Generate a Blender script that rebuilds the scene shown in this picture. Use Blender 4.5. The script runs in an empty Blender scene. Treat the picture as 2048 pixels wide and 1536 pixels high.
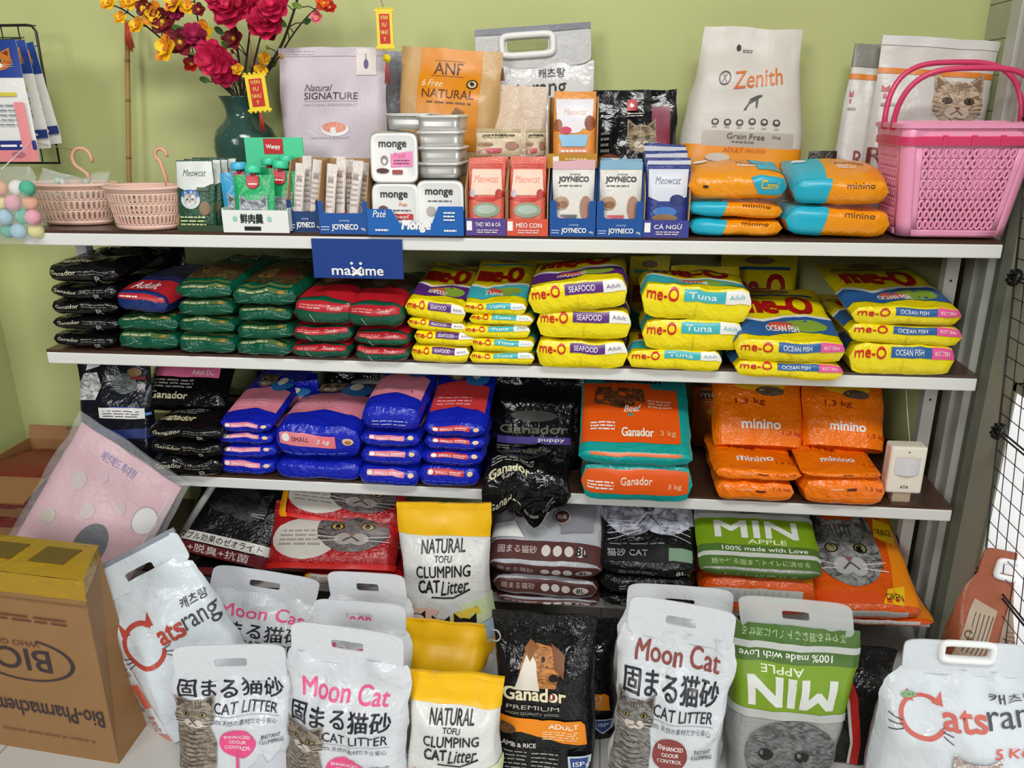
import bpy, math, random
from mathutils import Vector, Matrix, noise
from mathutils.geometry import tessellate_polygon
sc = bpy.context.scene
COL = sc.collection
R = math.radians
# ------------------------------------------------------------------ camera
F_PX = 1619.77
CP = Vector((0.2417, -1.6326, 1.2276))
YAW, PITCH, ROLL = 0.110746, 0.330898, 0.004947
CM = Matrix.Rotation(YAW, 3, 'Z') @ Matrix.Rotation(-PITCH, 3, 'X') @ Matrix.Rotation(ROLL, 3, 'Y')
cd = bpy.data.cameras.new('camera')
cam = bpy.data.objects.new('camera', cd)
COL.objects.link(cam)
cd.sensor_fit = 'HORIZONTAL'
cd.sensor_width = 36
cd.lens = F_PX / 2048 * 36
cd.clip_start = 0.02
mw = Matrix.Identity(4)
rx, fw, up = CM.col[0], CM.col[1], CM.col[2]
for i in range(3):
    mw[i][0], mw[i][1], mw[i][2], mw[i][3] = rx[i], up[i], -fw[i], CP[i]
cam.matrix_world = mw
sc.camera = cam
# ------------------------------------------------------------------ world, lights, exposure
sc.view_settings.view_transform = 'Standard'
sc.view_settings.look = 'None'
sc.view_settings.exposure = -0.12
sc.view_settings.gamma = 1
w = bpy.data.worlds.new('world')
sc.world = w
w.use_nodes = True
w.node_tree.nodes['Background'].inputs[0].default_value = (0.93, 0.97, 1.0, 1)
w.node_tree.nodes['Background'].inputs[1].default_value = 0.07


def area(name, loc, target, sx, sy, power, col=(1, 1, 1)):
    l = bpy.data.lights.new(name, 'AREA')
    l.shape = 'RECTANGLE'
    l.size, l.size_y, l.energy, l.color = sx, sy, power, col
    o = bpy.data.objects.new(name, l)
    COL.objects.link(o)
    o.location = loc
    o.rotation_euler = (Vector(target) - Vector(loc)).to_track_quat('-Z', 'Y').to_euler()
    return o


area('shopfront_daylight', (-2.1, -5.0, 2.7), (0.0, 0.0, 0.8), 1.6, 1.4, 96, (1.0, 0.98, 0.94))
area('doorway_daylight', (2.7, -4.6, 2.0), (0.3, 0.0, 0.7), 1.9, 2.0, 84, (0.95, 0.98, 1.0))
area('ceiling_tube_light', (0.4, -2.1, 3.1), (0.2, -0.1, 0.7), 1.6, 0.5, 62, (1.0, 1.0, 0.97))
# ------------------------------------------------------------------ pixel rays onto real planes
ZS = [0.98, 0.7115, 0.4166, 0.150]          # top of the four boards above the floor
TH = 0.0266


def ray(px, py):
    return CM @ Vector(((px - 1024) / F_PX, 1, (768 - py) / F_PX))


def P(px, py, Y=0.0):
    d = ray(px, py)
    return CP + d * ((Y - CP.y) / d.y)


def PZ(px, py, z):
    d = ray(px, py)
    return CP + d * ((z - CP.z) / d.z)


# ------------------------------------------------------------------ materials
def lin(h):
    h = h.lstrip('#')
    c = [int(h[i:i + 2], 16) / 255 for i in (0, 2, 4)]
    return tuple(((x / 12.92) if x <= 0.04045 else ((x + 0.055) / 1.055) ** 2.4) for x in c) + (1,)


MC = {}


def mat(h, rough=0.5, kind='', metal=0.0, bump=0.0, scale=30.0, alpha=1.0, emis=0.0, spec=0.5):
    key = (h, rough, kind, metal, bump, scale, alpha, emis, spec)
    if key in MC:
        return MC[key]
    m = bpy.data.materials.new('m_%s_%s' % (kind or 'plain', h.lstrip('#')))
    m.use_nodes = True
    nt = m.node_tree
    b = nt.nodes['Principled BSDF']
    b.inputs['Base Color'].default_value = lin(h)
    b.inputs['Roughness'].default_value = rough
    b.inputs['Metallic'].default_value = metal
    b.inputs['Specular IOR Level'].default_value = spec
    if alpha < 1:
        b.inputs['Alpha'].default_value = alpha
    if emis:
        b.inputs['Emission Color'].default_value = lin(h)
        b.inputs['Emission Strength'].default_value = emis
    N, L = nt.nodes.new, nt.links.new
    tc = N('ShaderNodeTexCoord')
    if kind in ('film', 'foil', 'wall', 'carton', 'cloth'):
        n = N('ShaderNodeTexNoise')
        n.inputs['Scale'].default_value = scale
        n.inputs['Detail'].default_value = 4
        n.inputs['Distortion'].default_value = 1.2 if kind in ('film', 'foil') else 0.1
        L(tc.outputs['Object'], n.inputs['Vector'])
        bp = N('ShaderNodeBump')
        bp.inputs['Strength'].default_value = bump
        bp.inputs['Distance'].default_value = 0.02 if kind in ('film', 'foil') else 0.004
        if kind == 'film':      # finer creases on top of the broad crumple
            nf = N('ShaderNodeTexNoise')
            nf.inputs['Scale'].default_value = scale * 3.2
            nf.inputs['Detail'].default_value = 2
            nf.inputs['Distortion'].default_value = 2.0
            L(tc.outputs['Object'], nf.inputs['Vector'])
            ma = N('ShaderNodeMath')
            ma.operation = 'MULTIPLY_ADD'
            ma.inputs[1].default_value = 0.3
            L(nf.outputs['Fac'], ma.inputs[0])
            L(n.outputs['Fac'], ma.inputs[2])
            L(ma.outputs[0], bp.inputs['Height'])
        else:
            L(n.outputs['Fac'], bp.inputs['Height'])
        L(bp.outputs['Normal'], b.inputs['Normal'])
        if kind in ('wall', 'carton'):
            n2 = N('ShaderNodeTexNoise')
            n2.inputs['Scale'].default_value = 3.0 if kind == 'wall' else 14
            n2.inputs['Detail'].default_value = 5
            L(tc.outputs['Object'], n2.inputs['Vector'])
            mx = N('ShaderNodeMix')
            mx.data_type = 'RGBA'
            c = lin(h)
            mx.inputs[6].default_value = tuple(x * 0.86 for x in c[:3]) + (1,)
            mx.inputs[7].default_value = tuple(min(1, x * 1.1) for x in c[:3]) + (1,)
            L(n2.outputs['Fac'], mx.inputs[0])
            L(mx.outputs[2], b.inputs['Base Color'])
    if kind in ('fur', 'speckle', 'kibble'):
        n = N('ShaderNodeTexNoise' if kind == 'fur' else 'ShaderNodeTexVoronoi')
        n.inputs['Scale'].default_value = scale
        if kind == 'fur':
            n.inputs['Detail'].default_value = 3
            n.inputs['Distortion'].default_value = 1.5
            mp = N('ShaderNodeMapping')
            mp.inputs['Scale'].default_value = (1, 1, 2.2)
            L(tc.outputs['Object'], mp.inputs['Vector'])
            L(mp.outputs['Vector'], n.inputs['Vector'])
        else:
            L(tc.outputs['Object'], n.inputs['Vector'])
        rp = N('ShaderNodeValToRGB')
        c = lin(h)
        lo, hi = (0.35, 1.35) if kind != 'speckle' else (0.3, 1.0)
        rp.color_ramp.elements[0].color = tuple(x * lo for x in c[:3]) + (1,)
        rp.color_ramp.elements[1].color = tuple(min(1, x * hi) for x in c[:3]) + (1,)
        rp.color_ramp.elements[0].position = 0.36 if kind == 'fur' else 0.03
        rp.color_ramp.elements[1].position = 0.64 if kind == 'fur' else 0.25
        L(n.outputs['Fac' if kind == 'fur' else 'Distance'], rp.inputs['Fac'])
        L(rp.outputs['Color'], b.inputs['Base Color'])
    if kind == 'tile':
        mp = N('ShaderNodeMapping')
        mp.inputs['Location'].default_value = (0.13, 0.21, 0)
        L(tc.outputs['Object'], mp.inputs['Vector'])
        br = N('ShaderNodeTexBrick')
        br.offset = 0
        br.inputs['Scale'].default_value = 1
        br.inputs['Brick Width'].default_value = scale
        br.inputs['Row Height'].default_value = scale
        br.inputs['Mortar Size'].default_value = 0.002
        c = lin(h)
        br.inputs['Color1'].default_value = c
        br.inputs['Color2'].default_value = tuple(x * 0.95 for x in c[:3]) + (1,)
        br.inputs['Mortar'].default_value = tuple(x * 0.5 for x in c[:3]) + (1,)
        L(mp.outputs['Vector'], br.inputs['Vector'])
        L(br.outputs['Color'], b.inputs['Base Color'])
    MC[key] = m
    return m


def film(h, rough=0.34, bump=0.22, scale=22):
    return mat(h, rough, 'film', bump=bump, scale=scale)


def ink(h, rough=0.36):
    return mat(h, rough)


def fur(h, scale=60):
    return mat(h, 0.4, 'fur', scale=scale)


# ------------------------------------------------------------------ text to triangles
TCACHE = {}


def text_tris(s, bold=0.0, shear=0.0):
    k = (s, bold, shear)
    if k in TCACHE:
        return TCACHE[k]
    c = bpy.data.curves.new('lettering', 'FONT')
    c.body = s
    c.align_x = 'LEFT'
    c.resolution_u = 2 if len(s) > 12 else 3
    c.fill_mode = 'FRONT'
    c.offset = bold
    c.shear = shear
    o = bpy.data.objects.new('lettering', c)
    me = bpy.data.meshes.new_from_object(o)
    vs = [(v.co.x, v.co.y) for v in me.vertices]
    me.calc_loop_triangles()
    ts = [tuple(t.vertices) for t in me.loop_triangles]
    bpy.data.objects.remove(o)
    bpy.data.curves.remove(c)
    bpy.data.meshes.remove(me)
    if vs:
        x0 = min(v[0] for v in vs); x1 = max(v[0] for v in vs)
        y0 = min(v[1] for v in vs); y1 = max(v[1] for v in vs)
        vs = [((x - x0) / max(1e-6, x1 - x0), (y - y0) / max(1e-6, y1 - y0)) for x, y in vs]
    TCACHE[k] = (vs, ts)
    return vs, ts


# ------------------------------------------------------------------ mesh accumulator
class MB:
    def __init__(s):
        s.v, s.f, s.mi, s.m, s.flat = [], [], [], [], []

    def slot(s, m):
        if m not in s.m:
            s.m.append(m)
        return s.m.index(m)

    def face(s, idx, m, flat=False):
        s.f.append(tuple(idx)); s.mi.append(s.slot(m)); s.flat.append(flat)

    def poly(s, pts, m, flat=True):
        b = len(s.v)
        s.v += [tuple(p) for p in pts]
        s.face(range(b, b + len(pts)), m, flat)

    def grid(s, pts, m, flip=False, close_u=False):
        """pts[j][i]"""
        b = len(s.v)
        nj, ni = len(pts), len(pts[0])
        for row in pts:
            s.v += [tuple(p) for p in row]
        for j in range(nj - 1):
            for i in range(ni if close_u else ni - 1):
                i2 = (i + 1) % ni
                q = (b + j * ni + i, b + j * ni + i2, b + (j + 1) * ni + i2, b + (j + 1) * ni + i)
                s.face(q[::-1] if flip else q, m)
        return b

    def box(s, x0, x1, y0, y1, z0, z1, m, T=None):
        c = [Vector((x, y, z)) for z in (z0, z1) for y in (y0, y1) for x in (x0, x1)]
        if T:
            c = [T @ p for p in c]
        b = len(s.v)
        s.v += [tuple(p) for p in c]
        for q in ((0, 2, 3, 1), (4, 5, 7, 6), (0, 1, 5, 4), (2, 6, 7, 3), (0, 4, 6, 2), (1, 3, 7, 5)):
            s.face([b + i for i in q], m, True)

    def tube(s, pts, r, m, n=8, closed=False, r2=None):
        pts = [Vector(p) for p in pts]
        rows = []
        prev = None
        N = len(pts)
        for i, p in enumerate(pts):
            if closed:
                t = pts[(i + 1) % N] - pts[i - 1]
            else:
                t = pts[min(i + 1, N - 1)] - pts[max(i - 1, 0)]
            t.normalize()
            if prev is None:
                a = Vector((0, 0, 1)) if abs(t.z) < 0.9 else Vector((1, 0, 0))
                nrm = t.cross(a).normalized()
            else:
                nrm = (prev - t * prev.dot(t)).normalized()
            prev = nrm
            bi = t.cross(nrm)
            rr = r if r2 is None else r + (r2 - r) * i / max(1, N - 1)
            rows.append([p + (nrm * math.cos(2 * math.pi * k / n) + bi * math.sin(2 * math.pi * k / n)) * rr for k in range(n)])
        if closed:
            rows.append(rows[0])
        b = s.grid(rows, m, close_u=True)
        if not closed:
            s.face([b + k for k in range(n)][::-1], m, True)
            s.face([b + (N - 1) * n + k for k in range(n)], m, True)

    def lathe(s, prof, m, n=24, cx=0, cy=0, sy=1.0):
        rows = [[(cx + r * math.cos(2 * math.pi * k / n), cy + sy * r * math.sin(2 * math.pi * k / n), z) for k in range(n)] for r, z in prof]
        s.grid(rows, m, close_u=True)

    def ball(s, c, r, m, n=10, sx=1, sy=1, sz=1):
        rows = []
        for j in range(n // 2 + 1):
            t = math.pi * j / (n // 2)
            rr = max(1e-5, math.sin(t)) * r
            rows.append([(c[0] + sx * rr * math.cos(2 * math.pi * k / n), c[1] + sy * rr * math.sin(2 * math.pi * k / n), c[2] - sz * r * math.cos(t)) for k in range(n)])
        s.grid(rows, m, close_u=True)

    def build(s, name, parent=None, loc=None, rot=None, bevel=0, solid=0):
        me = bpy.data.meshes.new(name)
        me.from_pydata(s.v, [], s.f)
        for m in s.m:
            me.materials.append(m)
        me.polygons.foreach_set('material_index', s.mi)
        me.polygons.foreach_set('use_smooth', [not x for x in s.flat])
        me.update()
        o = bpy.data.objects.new(name, me)
        COL.objects.link(o)
        if parent:
            o.parent = parent
        if loc is not None:
            o.location = loc
        if rot is not None:
            o.rotation_euler = rot
        if solid:
            md = o.modifiers.new('thickness', 'SOLIDIFY')
            md.thickness = solid
            md.offset = 0
        if bevel:
            md = o.modifiers.new('bevel', 'BEVEL')
            md.width = bevel
            md.segments = 2
            md.limit_method = 'ANGLE'
        return o


def tag(o, label=None, cat=None, group=None, kind=None):
    if label: o['label'] = label
    if cat: o['category'] = cat
    if group: o['group'] = group
    if kind: o['kind'] = kind
    return o


def empty(name, loc, label, cat, group=None, rot=(0, 0, 0)):
    o = bpy.data.objects.new(name, None)
    COL.objects.link(o)
    o.empty_display_size = 0.05
    o.location = loc
    o.rotation_euler = rot
    return tag(o, label, cat, group)


def struct(o):
    o['kind'] = 'structure'
    return o


# ------------------------------------------------------------------ canvas: printing that follows a surface
class Canvas:
    def __init__(s, mb, us, vs, pts, flip=False):
        s.mb, s.us, s.vs, s.p, s.flip = mb, us, vs, pts, flip
        s.n = 0
        s.v0, s.v1 = 0.0, 1.0

    def S(s, u, v, off):
        us, vs, p = s.us, s.vs, s.p
        u = min(max(u, 0), 1); v = min(max(v, 0), 1)
        i = 0
        while i < len(us) - 2 and us[i + 1] < u: i += 1
        j = 0
        while j < len(vs) - 2 and vs[j + 1] < v: j += 1
        a = (u - us[i]) / (us[i + 1] - us[i]); b = (v - vs[j]) / (vs[j + 1] - vs[j])
        p00, p10, p01, p11 = p[j][i], p[j][i + 1], p[j + 1][i], p[j + 1][i + 1]
        q = p00 * ((1 - a) * (1 - b)) + p10 * (a * (1 - b)) + p01 * ((1 - a) * b) + p11 * (a * b)
        du = (p10 - p00) * (1 - b) + (p11 - p01) * b
        dv = (p01 - p00) * (1 - a) + (p11 - p10) * a
        n = du.cross(dv)
        if n.length > 1e-12: n.normalize()
        return q + n * off

    def draw(s, verts, faces, m, off=None):
        """verts 2-D in u,v ; convex faces ; cut along the grid so the print follows the surface"""
        if off is None:
            off = 0.0013 + 0.00008 * s.n
        s.n += 1
        if s.v0 != 0 or s.v1 != 1:
            verts = [(u, s.v0 + v * (s.v1 - s.v0)) for u, v in verts]
        if s.flip:
            verts = [(1 - u, 1 - v) for u, v in verts]
        weld = {}
        mb = s.mb
        for f in faces:
            polys = [[verts[i] for i in f]]
            for ax, lines in ((0, s.us), (1, s.vs)):
                out = []
                for pl in polys:
                    lo = min(q[ax] for q in pl); hi = max(q[ax] for q in pl)
                    cuts = [l for l in lines if lo + 1e-6 < l < hi - 1e-6]
                    rest = pl
                    for l in cuts:
                        A, B = [], []
                        for k in range(len(rest)):
                            q, r = rest[k], rest[(k + 1) % len(rest)]
                            if q[ax] <= l: A.append(q)
                            if q[ax] >= l: B.append(q)
                            if (q[ax] - l) * (r[ax] - l) < 0:
                                t = (l - q[ax]) / (r[ax] - q[ax])
                                x = (q[0] + (r[0] - q[0]) * t, q[1] + (r[1] - q[1]) * t)
                                A.append(x); B.append(x)
                        if len(A) >= 3: out.append(A)
                        rest = B
                        if len(rest) < 3: break
                    if len(rest) >= 3: out.append(rest)
                polys = out
            for pl in polys:
                idx = []
                for q in pl:
                    k = (round(q[0], 5), round(q[1], 5))
                    if k not in weld:
                        weld[k] = len(mb.v)
                        mb.v.append(tuple(s.S(q[0], q[1], off)))
                    if not idx or idx[-1] != weld[k]: idx.append(weld[k])
                if len(idx) > 2 and idx[0] == idx[-1]: idx.pop()
                if len(set(idx)) == len(idx) and len(idx) > 2:
                    mb.face(idx, m)

    def rect(s, u0, v0, u1, v1, m):
        s.draw([(u0, v0), (u1, v0), (u1, v1), (u0, v1)], [(0, 1, 2, 3)], m)

    def ell(s, cu, cv, ru, rv, m, n=20, rot=0):
        c, si = math.cos(rot), math.sin(rot)
        pts = []
        for k in range(n):
            a = 2 * math.pi * k / n
            x, y = ru * math.cos(a), rv * math.sin(a)
            pts.append((cu + x * c - y * si * ru / rv, cv + x * si * rv / ru + y * c))
        s.draw(pts, [tuple(range(n))], m)

    def ring(s, cu, cv, ru, rv, wu, m, n=24, a0=0, a1=360):
        k = wu / ru
        vs, fs = [], []
        for i in range(n + 1):
            a = R(a0 + (a1 - a0) * i / n)
            vs += [(cu + ru * math.cos(a), cv + rv * math.sin(a)), (cu + ru * (1 - k) * math.cos(a), cv + rv * (1 - k) * math.sin(a))]
        for i in range(n):
            fs.append((2 * i, 2 * i + 2, 2 * i + 3, 2 * i + 1))
        s.draw(vs, fs, m)

    def poly(s, pts, m):
        t = tessellate_polygon([[Vector((x, y, 0)) for x, y in pts]])
        ts = []
        for a, b, c in t:
            (ax, ay), (bx, by), (cx, cy) = pts[a], pts[b], pts[c]
            ts.append((a, b, c) if (bx - ax) * (cy - ay) - (by - ay) * (cx - ax) > 0 else (a, c, b))
        s.draw(pts, ts, m)

    def line(s, u0, v0, u1, v1, w, m, asp=1.0):
        dx, dy = (u1 - u0), (v1 - v0) / asp
        l = math.hypot(dx, dy) or 1
        nx, ny = -dy / l * w / 2, dx / l * w / 2 * asp
        s.poly([(u0 + nx, v0 + ny), (u0 - nx, v0 - ny), (u1 - nx, v1 - ny), (u1 + nx, v1 + ny)], m)

    def text(s, t, u0, v0, u1, v1, m, bold=0.0, shear=0.0, slope=0.0):
        vs, ts = text_tris(t, 0.0, shear)
        p = s.p
        asp = (p[-1][0] - p[0][0]).length / max(1e-6, (p[0][-1] - p[0][0]).length) * (s.v1 - s.v0)
        d = bold * 0.85 * (v1 - v0)
        for k in ((0, 0),) if bold < 0.008 else ((-1, -.6), (1, -.6), (0, .9)) if bold < 0.028 else ((-1, -1), (1, -1), (-1, 1), (1, 1), (0, 0)):
            s.draw([(u0 + x * (u1 - u0) + k[0] * d * asp, v0 + y * (v1 - v0) + slope * x + k[1] * d) for x, y in vs], ts, m)

    def lines(s, u0, v0, u1, v1, n, m, seed=0, fill=0.45):
        """small print as rows of dashes"""
        rnd = random.Random(seed)
        h = (v1 - v0) / n
        for k in range(n):
            v = v1 - (k + 1) * h
            u = u0
            while u < u1 - 0.01:
                l = min(u1 - u, (u1 - u0) * rnd.uniform(0.1, 0.35))
                s.rect(u, v + h * 0.2, u + l * 0.9, v + h * (0.2 + fill), m)
                u += l + (u1 - u0) * 0.02
            if k == n - 1: break

    def cat(s, cu, cv, ru, rv, coat, dark, eye, pale=None, body=False):
        """a photographed cat: head with ears, stripes, eyes, nose, muzzle, whiskers"""
        if body:
            s.poly([(cu - ru * 0.8, cv), (cu - ru * 1.0, cv - rv * 2), (cu - ru * 0.95, cv - rv * 4.4), (cu + ru * 0.95, cv - rv * 4.4),
                    (cu + ru * 1.05, cv - rv * 2), (cu + ru * 0.7, cv)], coat)
            for k in range(9):
                v = cv - rv * (1.2 + 0.36 * k)
                s.poly([(cu - ru * 0.9, v), (cu - ru * 0.2, v - rv * 0.2), (cu + ru * 0.6, v + rv * 0.05), (cu - ru * 0.2, v - rv * 0.08)], dark)
        for sg in (-1, 1):
            s.poly([(cu + sg * ru * 0.95, cv + rv * 1.45), (cu + sg * ru * 0.25, cv + rv * 0.85), (cu + sg * ru * 0.95, cv + rv * 0.2)][::sg], coat)
            s.poly([(cu + sg * ru * 0.85, cv + rv * 1.2), (cu + sg * ru * 0.45, cv + rv * 0.85), (cu + sg * ru * 0.85, cv + rv * 0.45)][::sg], dark)
        s.ell(cu, cv, ru, rv, coat, 24)
        for k in (-2, -1, 0, 1, 2):
            s.poly([(cu + k * ru * 0.14 - ru * 0.03, cv + rv * 0.85), (cu + k * ru * 0.11, cv + rv * 0.35), (cu + k * ru * 0.14 + ru * 0.04, cv + rv * 0.85)], dark)
        for sg in (-1, 1):
            for k in range(3):
                v = cv - rv * (0.05 + 0.2 * k)
                s.poly([(cu + sg * ru * 0.95, v + rv * 0.08), (cu + sg * ru * 0.95, v), (cu + sg * ru * 0.6, v - rv * 0.02)][::-sg], dark)
        if pale:
            s.ell(cu - ru * 0.2, cv - rv * 0.45, ru * 0.28, rv * 0.26, pale, 14)
            s.ell(cu + ru * 0.2, cv - rv * 0.45, ru * 0.28, rv * 0.26, pale, 14)
        for sg in (-1, 1):
            s.ell(cu + sg * ru * 0.42, cv + rv * 0.08, ru * 0.2, rv * 0.15, ink('#141210'), 14)
            s.ell(cu + sg * ru * 0.42, cv + rv * 0.08, ru * 0.16, rv * 0.12, eye, 12)
            s.ell(cu + sg * ru * 0.42, cv + rv * 0.08, ru * 0.07, rv * 0.1, ink('#0a0a0a'), 10)
        s.poly([(cu - ru * 0.13, cv - rv * 0.2), (cu, cv - rv * 0.36), (cu + ru * 0.13, cv - rv * 0.2)], ink('#8a5a55'))
        for sg in (-1, 1):
            s.line(cu, cv - rv * 0.36, cu + sg * ru * 0.22, cv - rv * 0.55, ru * 0.05, dark, rv / ru)
            for k in range(2):
                s.line(cu + sg * ru * 0.35, cv - rv * (0.4 + 0.1 * k), cu + sg * ru * 1.05, cv - rv * (0.3 + 0.25 * k), ru * 0.025, ink('#e8e4de'), rv / ru)


def at_v(d, v0, v1=1.0):
    """the same print set between two heights of the bag"""
    f = d['front']

    def g(c):
        c.v0, c.v1 = v0, v1
        f(c)
    return dict(d, front=g)


# ------------------------------------------------------------------ bags
def interp(tab, v):
    for (a, x), (b, y) in zip(tab, tab[1:]):
        if v <= b:
            t = (v - a) / (b - a) if b > a else 0
            t = t * t * (3 - 2 * t)
            return x + (y - x) * t
    return tab[-1][1]


SHAPES = {   # outline (half width factor by height), thickness factor by height, squareness bottom, squareness top
    'pouch': ([(0, .97), (.1, 1), (.85, 1), (1, 1)], [(0, .75), (.15, 1), (.55, .8), (.9, .12), (1, .04)], 3.0, 2.2),
    'block': ([(0, 1), (.5, .98), (.85, 1), (1, 1)], [(0, .95), (.2, 1), (.7, .85), (.92, .15), (1, .05)], 5.0, 2.4),
    'handle': ([(0, .93), (.15, 1), (.45, .95), (.72, .97), (.88, 1.05), (.95, 1.0), (1, .93)], [(0, .9), (.2, 1), (.6, .85), (.88, .2), (1, .05)], 3.2, 2.2),
    'catsr': ([(0, .97), (.2, 1), (.6, .98), (.8, .99), (.9, .93), (1, .74)], [(0, .9), (.2, 1), (.6, .85), (.88, .22), (1, .06)], 4.5, 2.2),
    'litter': ([(0, 1), (.3, .99), (.6, .93), (.8, .96), (1, 1)], [(0, .95), (.2, 1), (.65, .85), (.85, .25), (1, .04)], 4.0, 2.2),
    'brick': ([(0, .99), (.3, 1), (.8, 1), (1, .98)], [(0, 1.0), (.12, 1), (.6, .9), (.9, .3), (1, .08)], 9.0, 3.0),
    'pillow': ([(0, .98), (.1, 1), (.5, 1), (1, .97)], [(0, .86), (.12, 1), (.35, 1), (.7, .8), (1, .1)], 5.5, 2.4),
    'vee': ([(0, .74), (.5, .88), (.86, 1), (1, .96)], [(0, .95), (.2, 1), (.65, .85), (.88, .2), (1, .04)], 4.0, 2.2),
    'taper': ([(0, 1), (.4, .95), (1, .74)], [(0, .95), (.2, 1), (.7, .7), (.93, .12), (1, .05)], 4.5, 2.2),
}


def bag_mesh(W, H, T, shape='pouch', nu=16, nv=20, seed=1, wr=0.003, front=None, cap=None, base=None, capm=None,
             lying=False, split_cap=False, flip=False, capbulge=0.012, backm=None, sag=0.0):
    ol, tk, e0, e1 = SHAPES[shape]
    us = [0.5 - 0.5 * math.cos(math.pi * (i / nu)) for i in range(nu + 1)]
    us = [0.35 * a + 0.65 * (i / nu) for i, a in enumerate(us)]
    vs = [j / nv for j in range(nv + 1)]
    so = Vector((seed * 7.13, seed * 3.71, seed * 1.37))

    def wrn(q, amp):
        p = q * 11 + so
        a = noise.noise(p)
        b = noise.noise(q * 27 + so * 2)
        c = 1 - abs(noise.noise(Vector((q.x * 17, q.y * 6, q.z * 9)) + so * 3)) * 2
        return amp * (a * 1.2 + b * 0.55 + max(0, c) ** 3 * 0.9 - 0.3)

    def tr(q):
        if lying:
            return Vector((q.x, q.z, -q.y + T / 2))
        return q
    fr, bk = [], []
    for v in vs:
        hw = W / 2 * interp(ol, v)
        tf = T / 2 * interp(tk, v)
        ex = e0 + (e1 - e0) * v
        rf, rb = [], []
        for u in us:
            k = abs(2 * u - 1)
            b = max(0.0, 1 - k ** ex) ** (1 / min(ex, 3.0))
            edge = min(1, (1 - k) * 6)
            x = (2 * u - 1) * hw
            z = v * H
            q = Vector((x, 0, z))
            pl = 0 if lying else (.0075 if shape == 'handle' else .0035) * (W / .2) * max(0, v - .35) ** 1.3 * (1 - v ** 10) * math.sin(u * 15 + seed * 2.1 + 1.6 * math.sin(v * 5 + seed))
            n1 = wrn(q + Vector((0, -.1, 0)), wr) + pl
            n2 = wrn(q + Vector((0, .3, 0)), wr)
            ez = 0.004 * noise.noise(Vector((x * 14, seed, 3))) if v > 0.96 else 0
            sg = -sag * (1 - (2 * u - 1) ** 2) * (1 - v)
            qf = Vector((x + (1 - edge) * n1 * 0.8, -tf * b - n1 * edge - sg, z + ez))
            qb = Vector((qf.x, tf * b + n2 * edge * 0.6, z + ez))
            if edge <= 0:
                qb = Vector(qf)
            rf.append(tr(qf)); rb.append(tr(qb))
        fr.append(rf); bk.append(rb)
    mb = MB()
    mb.grid(fr, base)
    mb.grid(bk, backm or base, flip=True)
    if front:
        front(Canvas(mb, us, vs, fr, flip))
    ns = 8
    ss = [k / ns for k in range(ns + 1)]
    cg = []
    out = Vector((0, -1, 0)) if lying else Vector((0, 0, -1))
    for s_ in ss:
        row = []
        for i, u in enumerate(us):
            a, b = bk[0][i], fr[0][i]
            g = (1 - (2 * u - 1) ** 4) * (1 - (2 * s_ - 1) ** 4)
            q = a + (b - a) * s_
            o = capbulge * g if lying else -0.002 * g
            nn = wrn(q + Vector((0, 1, 0)), wr) * g if lying else 0
            row.append(q + out * (o + nn))
        cg.append(row)
    cmb = MB() if split_cap else mb
    cmb.grid(cg, capm or base)
    if cap and lying:
        cap(Canvas(cmb, us, ss, cg))
    return mb, (cmb if split_cap else None), (fr, us, vs)


SEED = [0]


def lying(name, d, X, Yf, zb, W, L, T, label, cat='pet food bag', group=None, pitch=0, roll=0, yaw=0, shape=None):
    SEED[0] += 1
    m, c, _ = bag_mesh(W, L, T, shape or d.get('shape', 'brick'), d.get('nu', 16), 15, SEED[0], d.get('wr', 0.0035), d.get('front'), d.get('cap'),
                       d['base'], d.get('capm'), lying=True, split_cap=True, capbulge=d.get('bulge', 0.01), sag=d.get('sag', 0))
    o = m.build(name, None, (X, Yf, zb), (R(pitch), R(roll), R(yaw)))
    c.build('bottom_gusset', o)
    return tag(o, label, cat, group)


def stack(name, d, zs, rows, L, cat, group, Y=0.0):
    """rows bottom to top: (x0, x1, ytop, label, {options}); the first rests on the board, each next on the one below"""
    z = zs
    for r in rows:
        x0, x1, yt, label = r[:4]
        op = r[4] if len(r) > 4 else {}
        Yf = Y + op.get('dy', 0)
        top = P((x0 + x1) / 2, yt, Yf)
        a, b = P(x0, yt, Yf), P(x1, yt, Yf)
        T = max(0.014, top.z - z)
        lying(name, op.get('d', d), top.x, Yf, z + 0.0008, (b - a).x, op.get('L', L), T - 0.0016, label, cat, group, op.get('pitch', 0), op.get('roll', 0), op.get('yaw', 0), op.get('shape'))
        z = top.z


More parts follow.
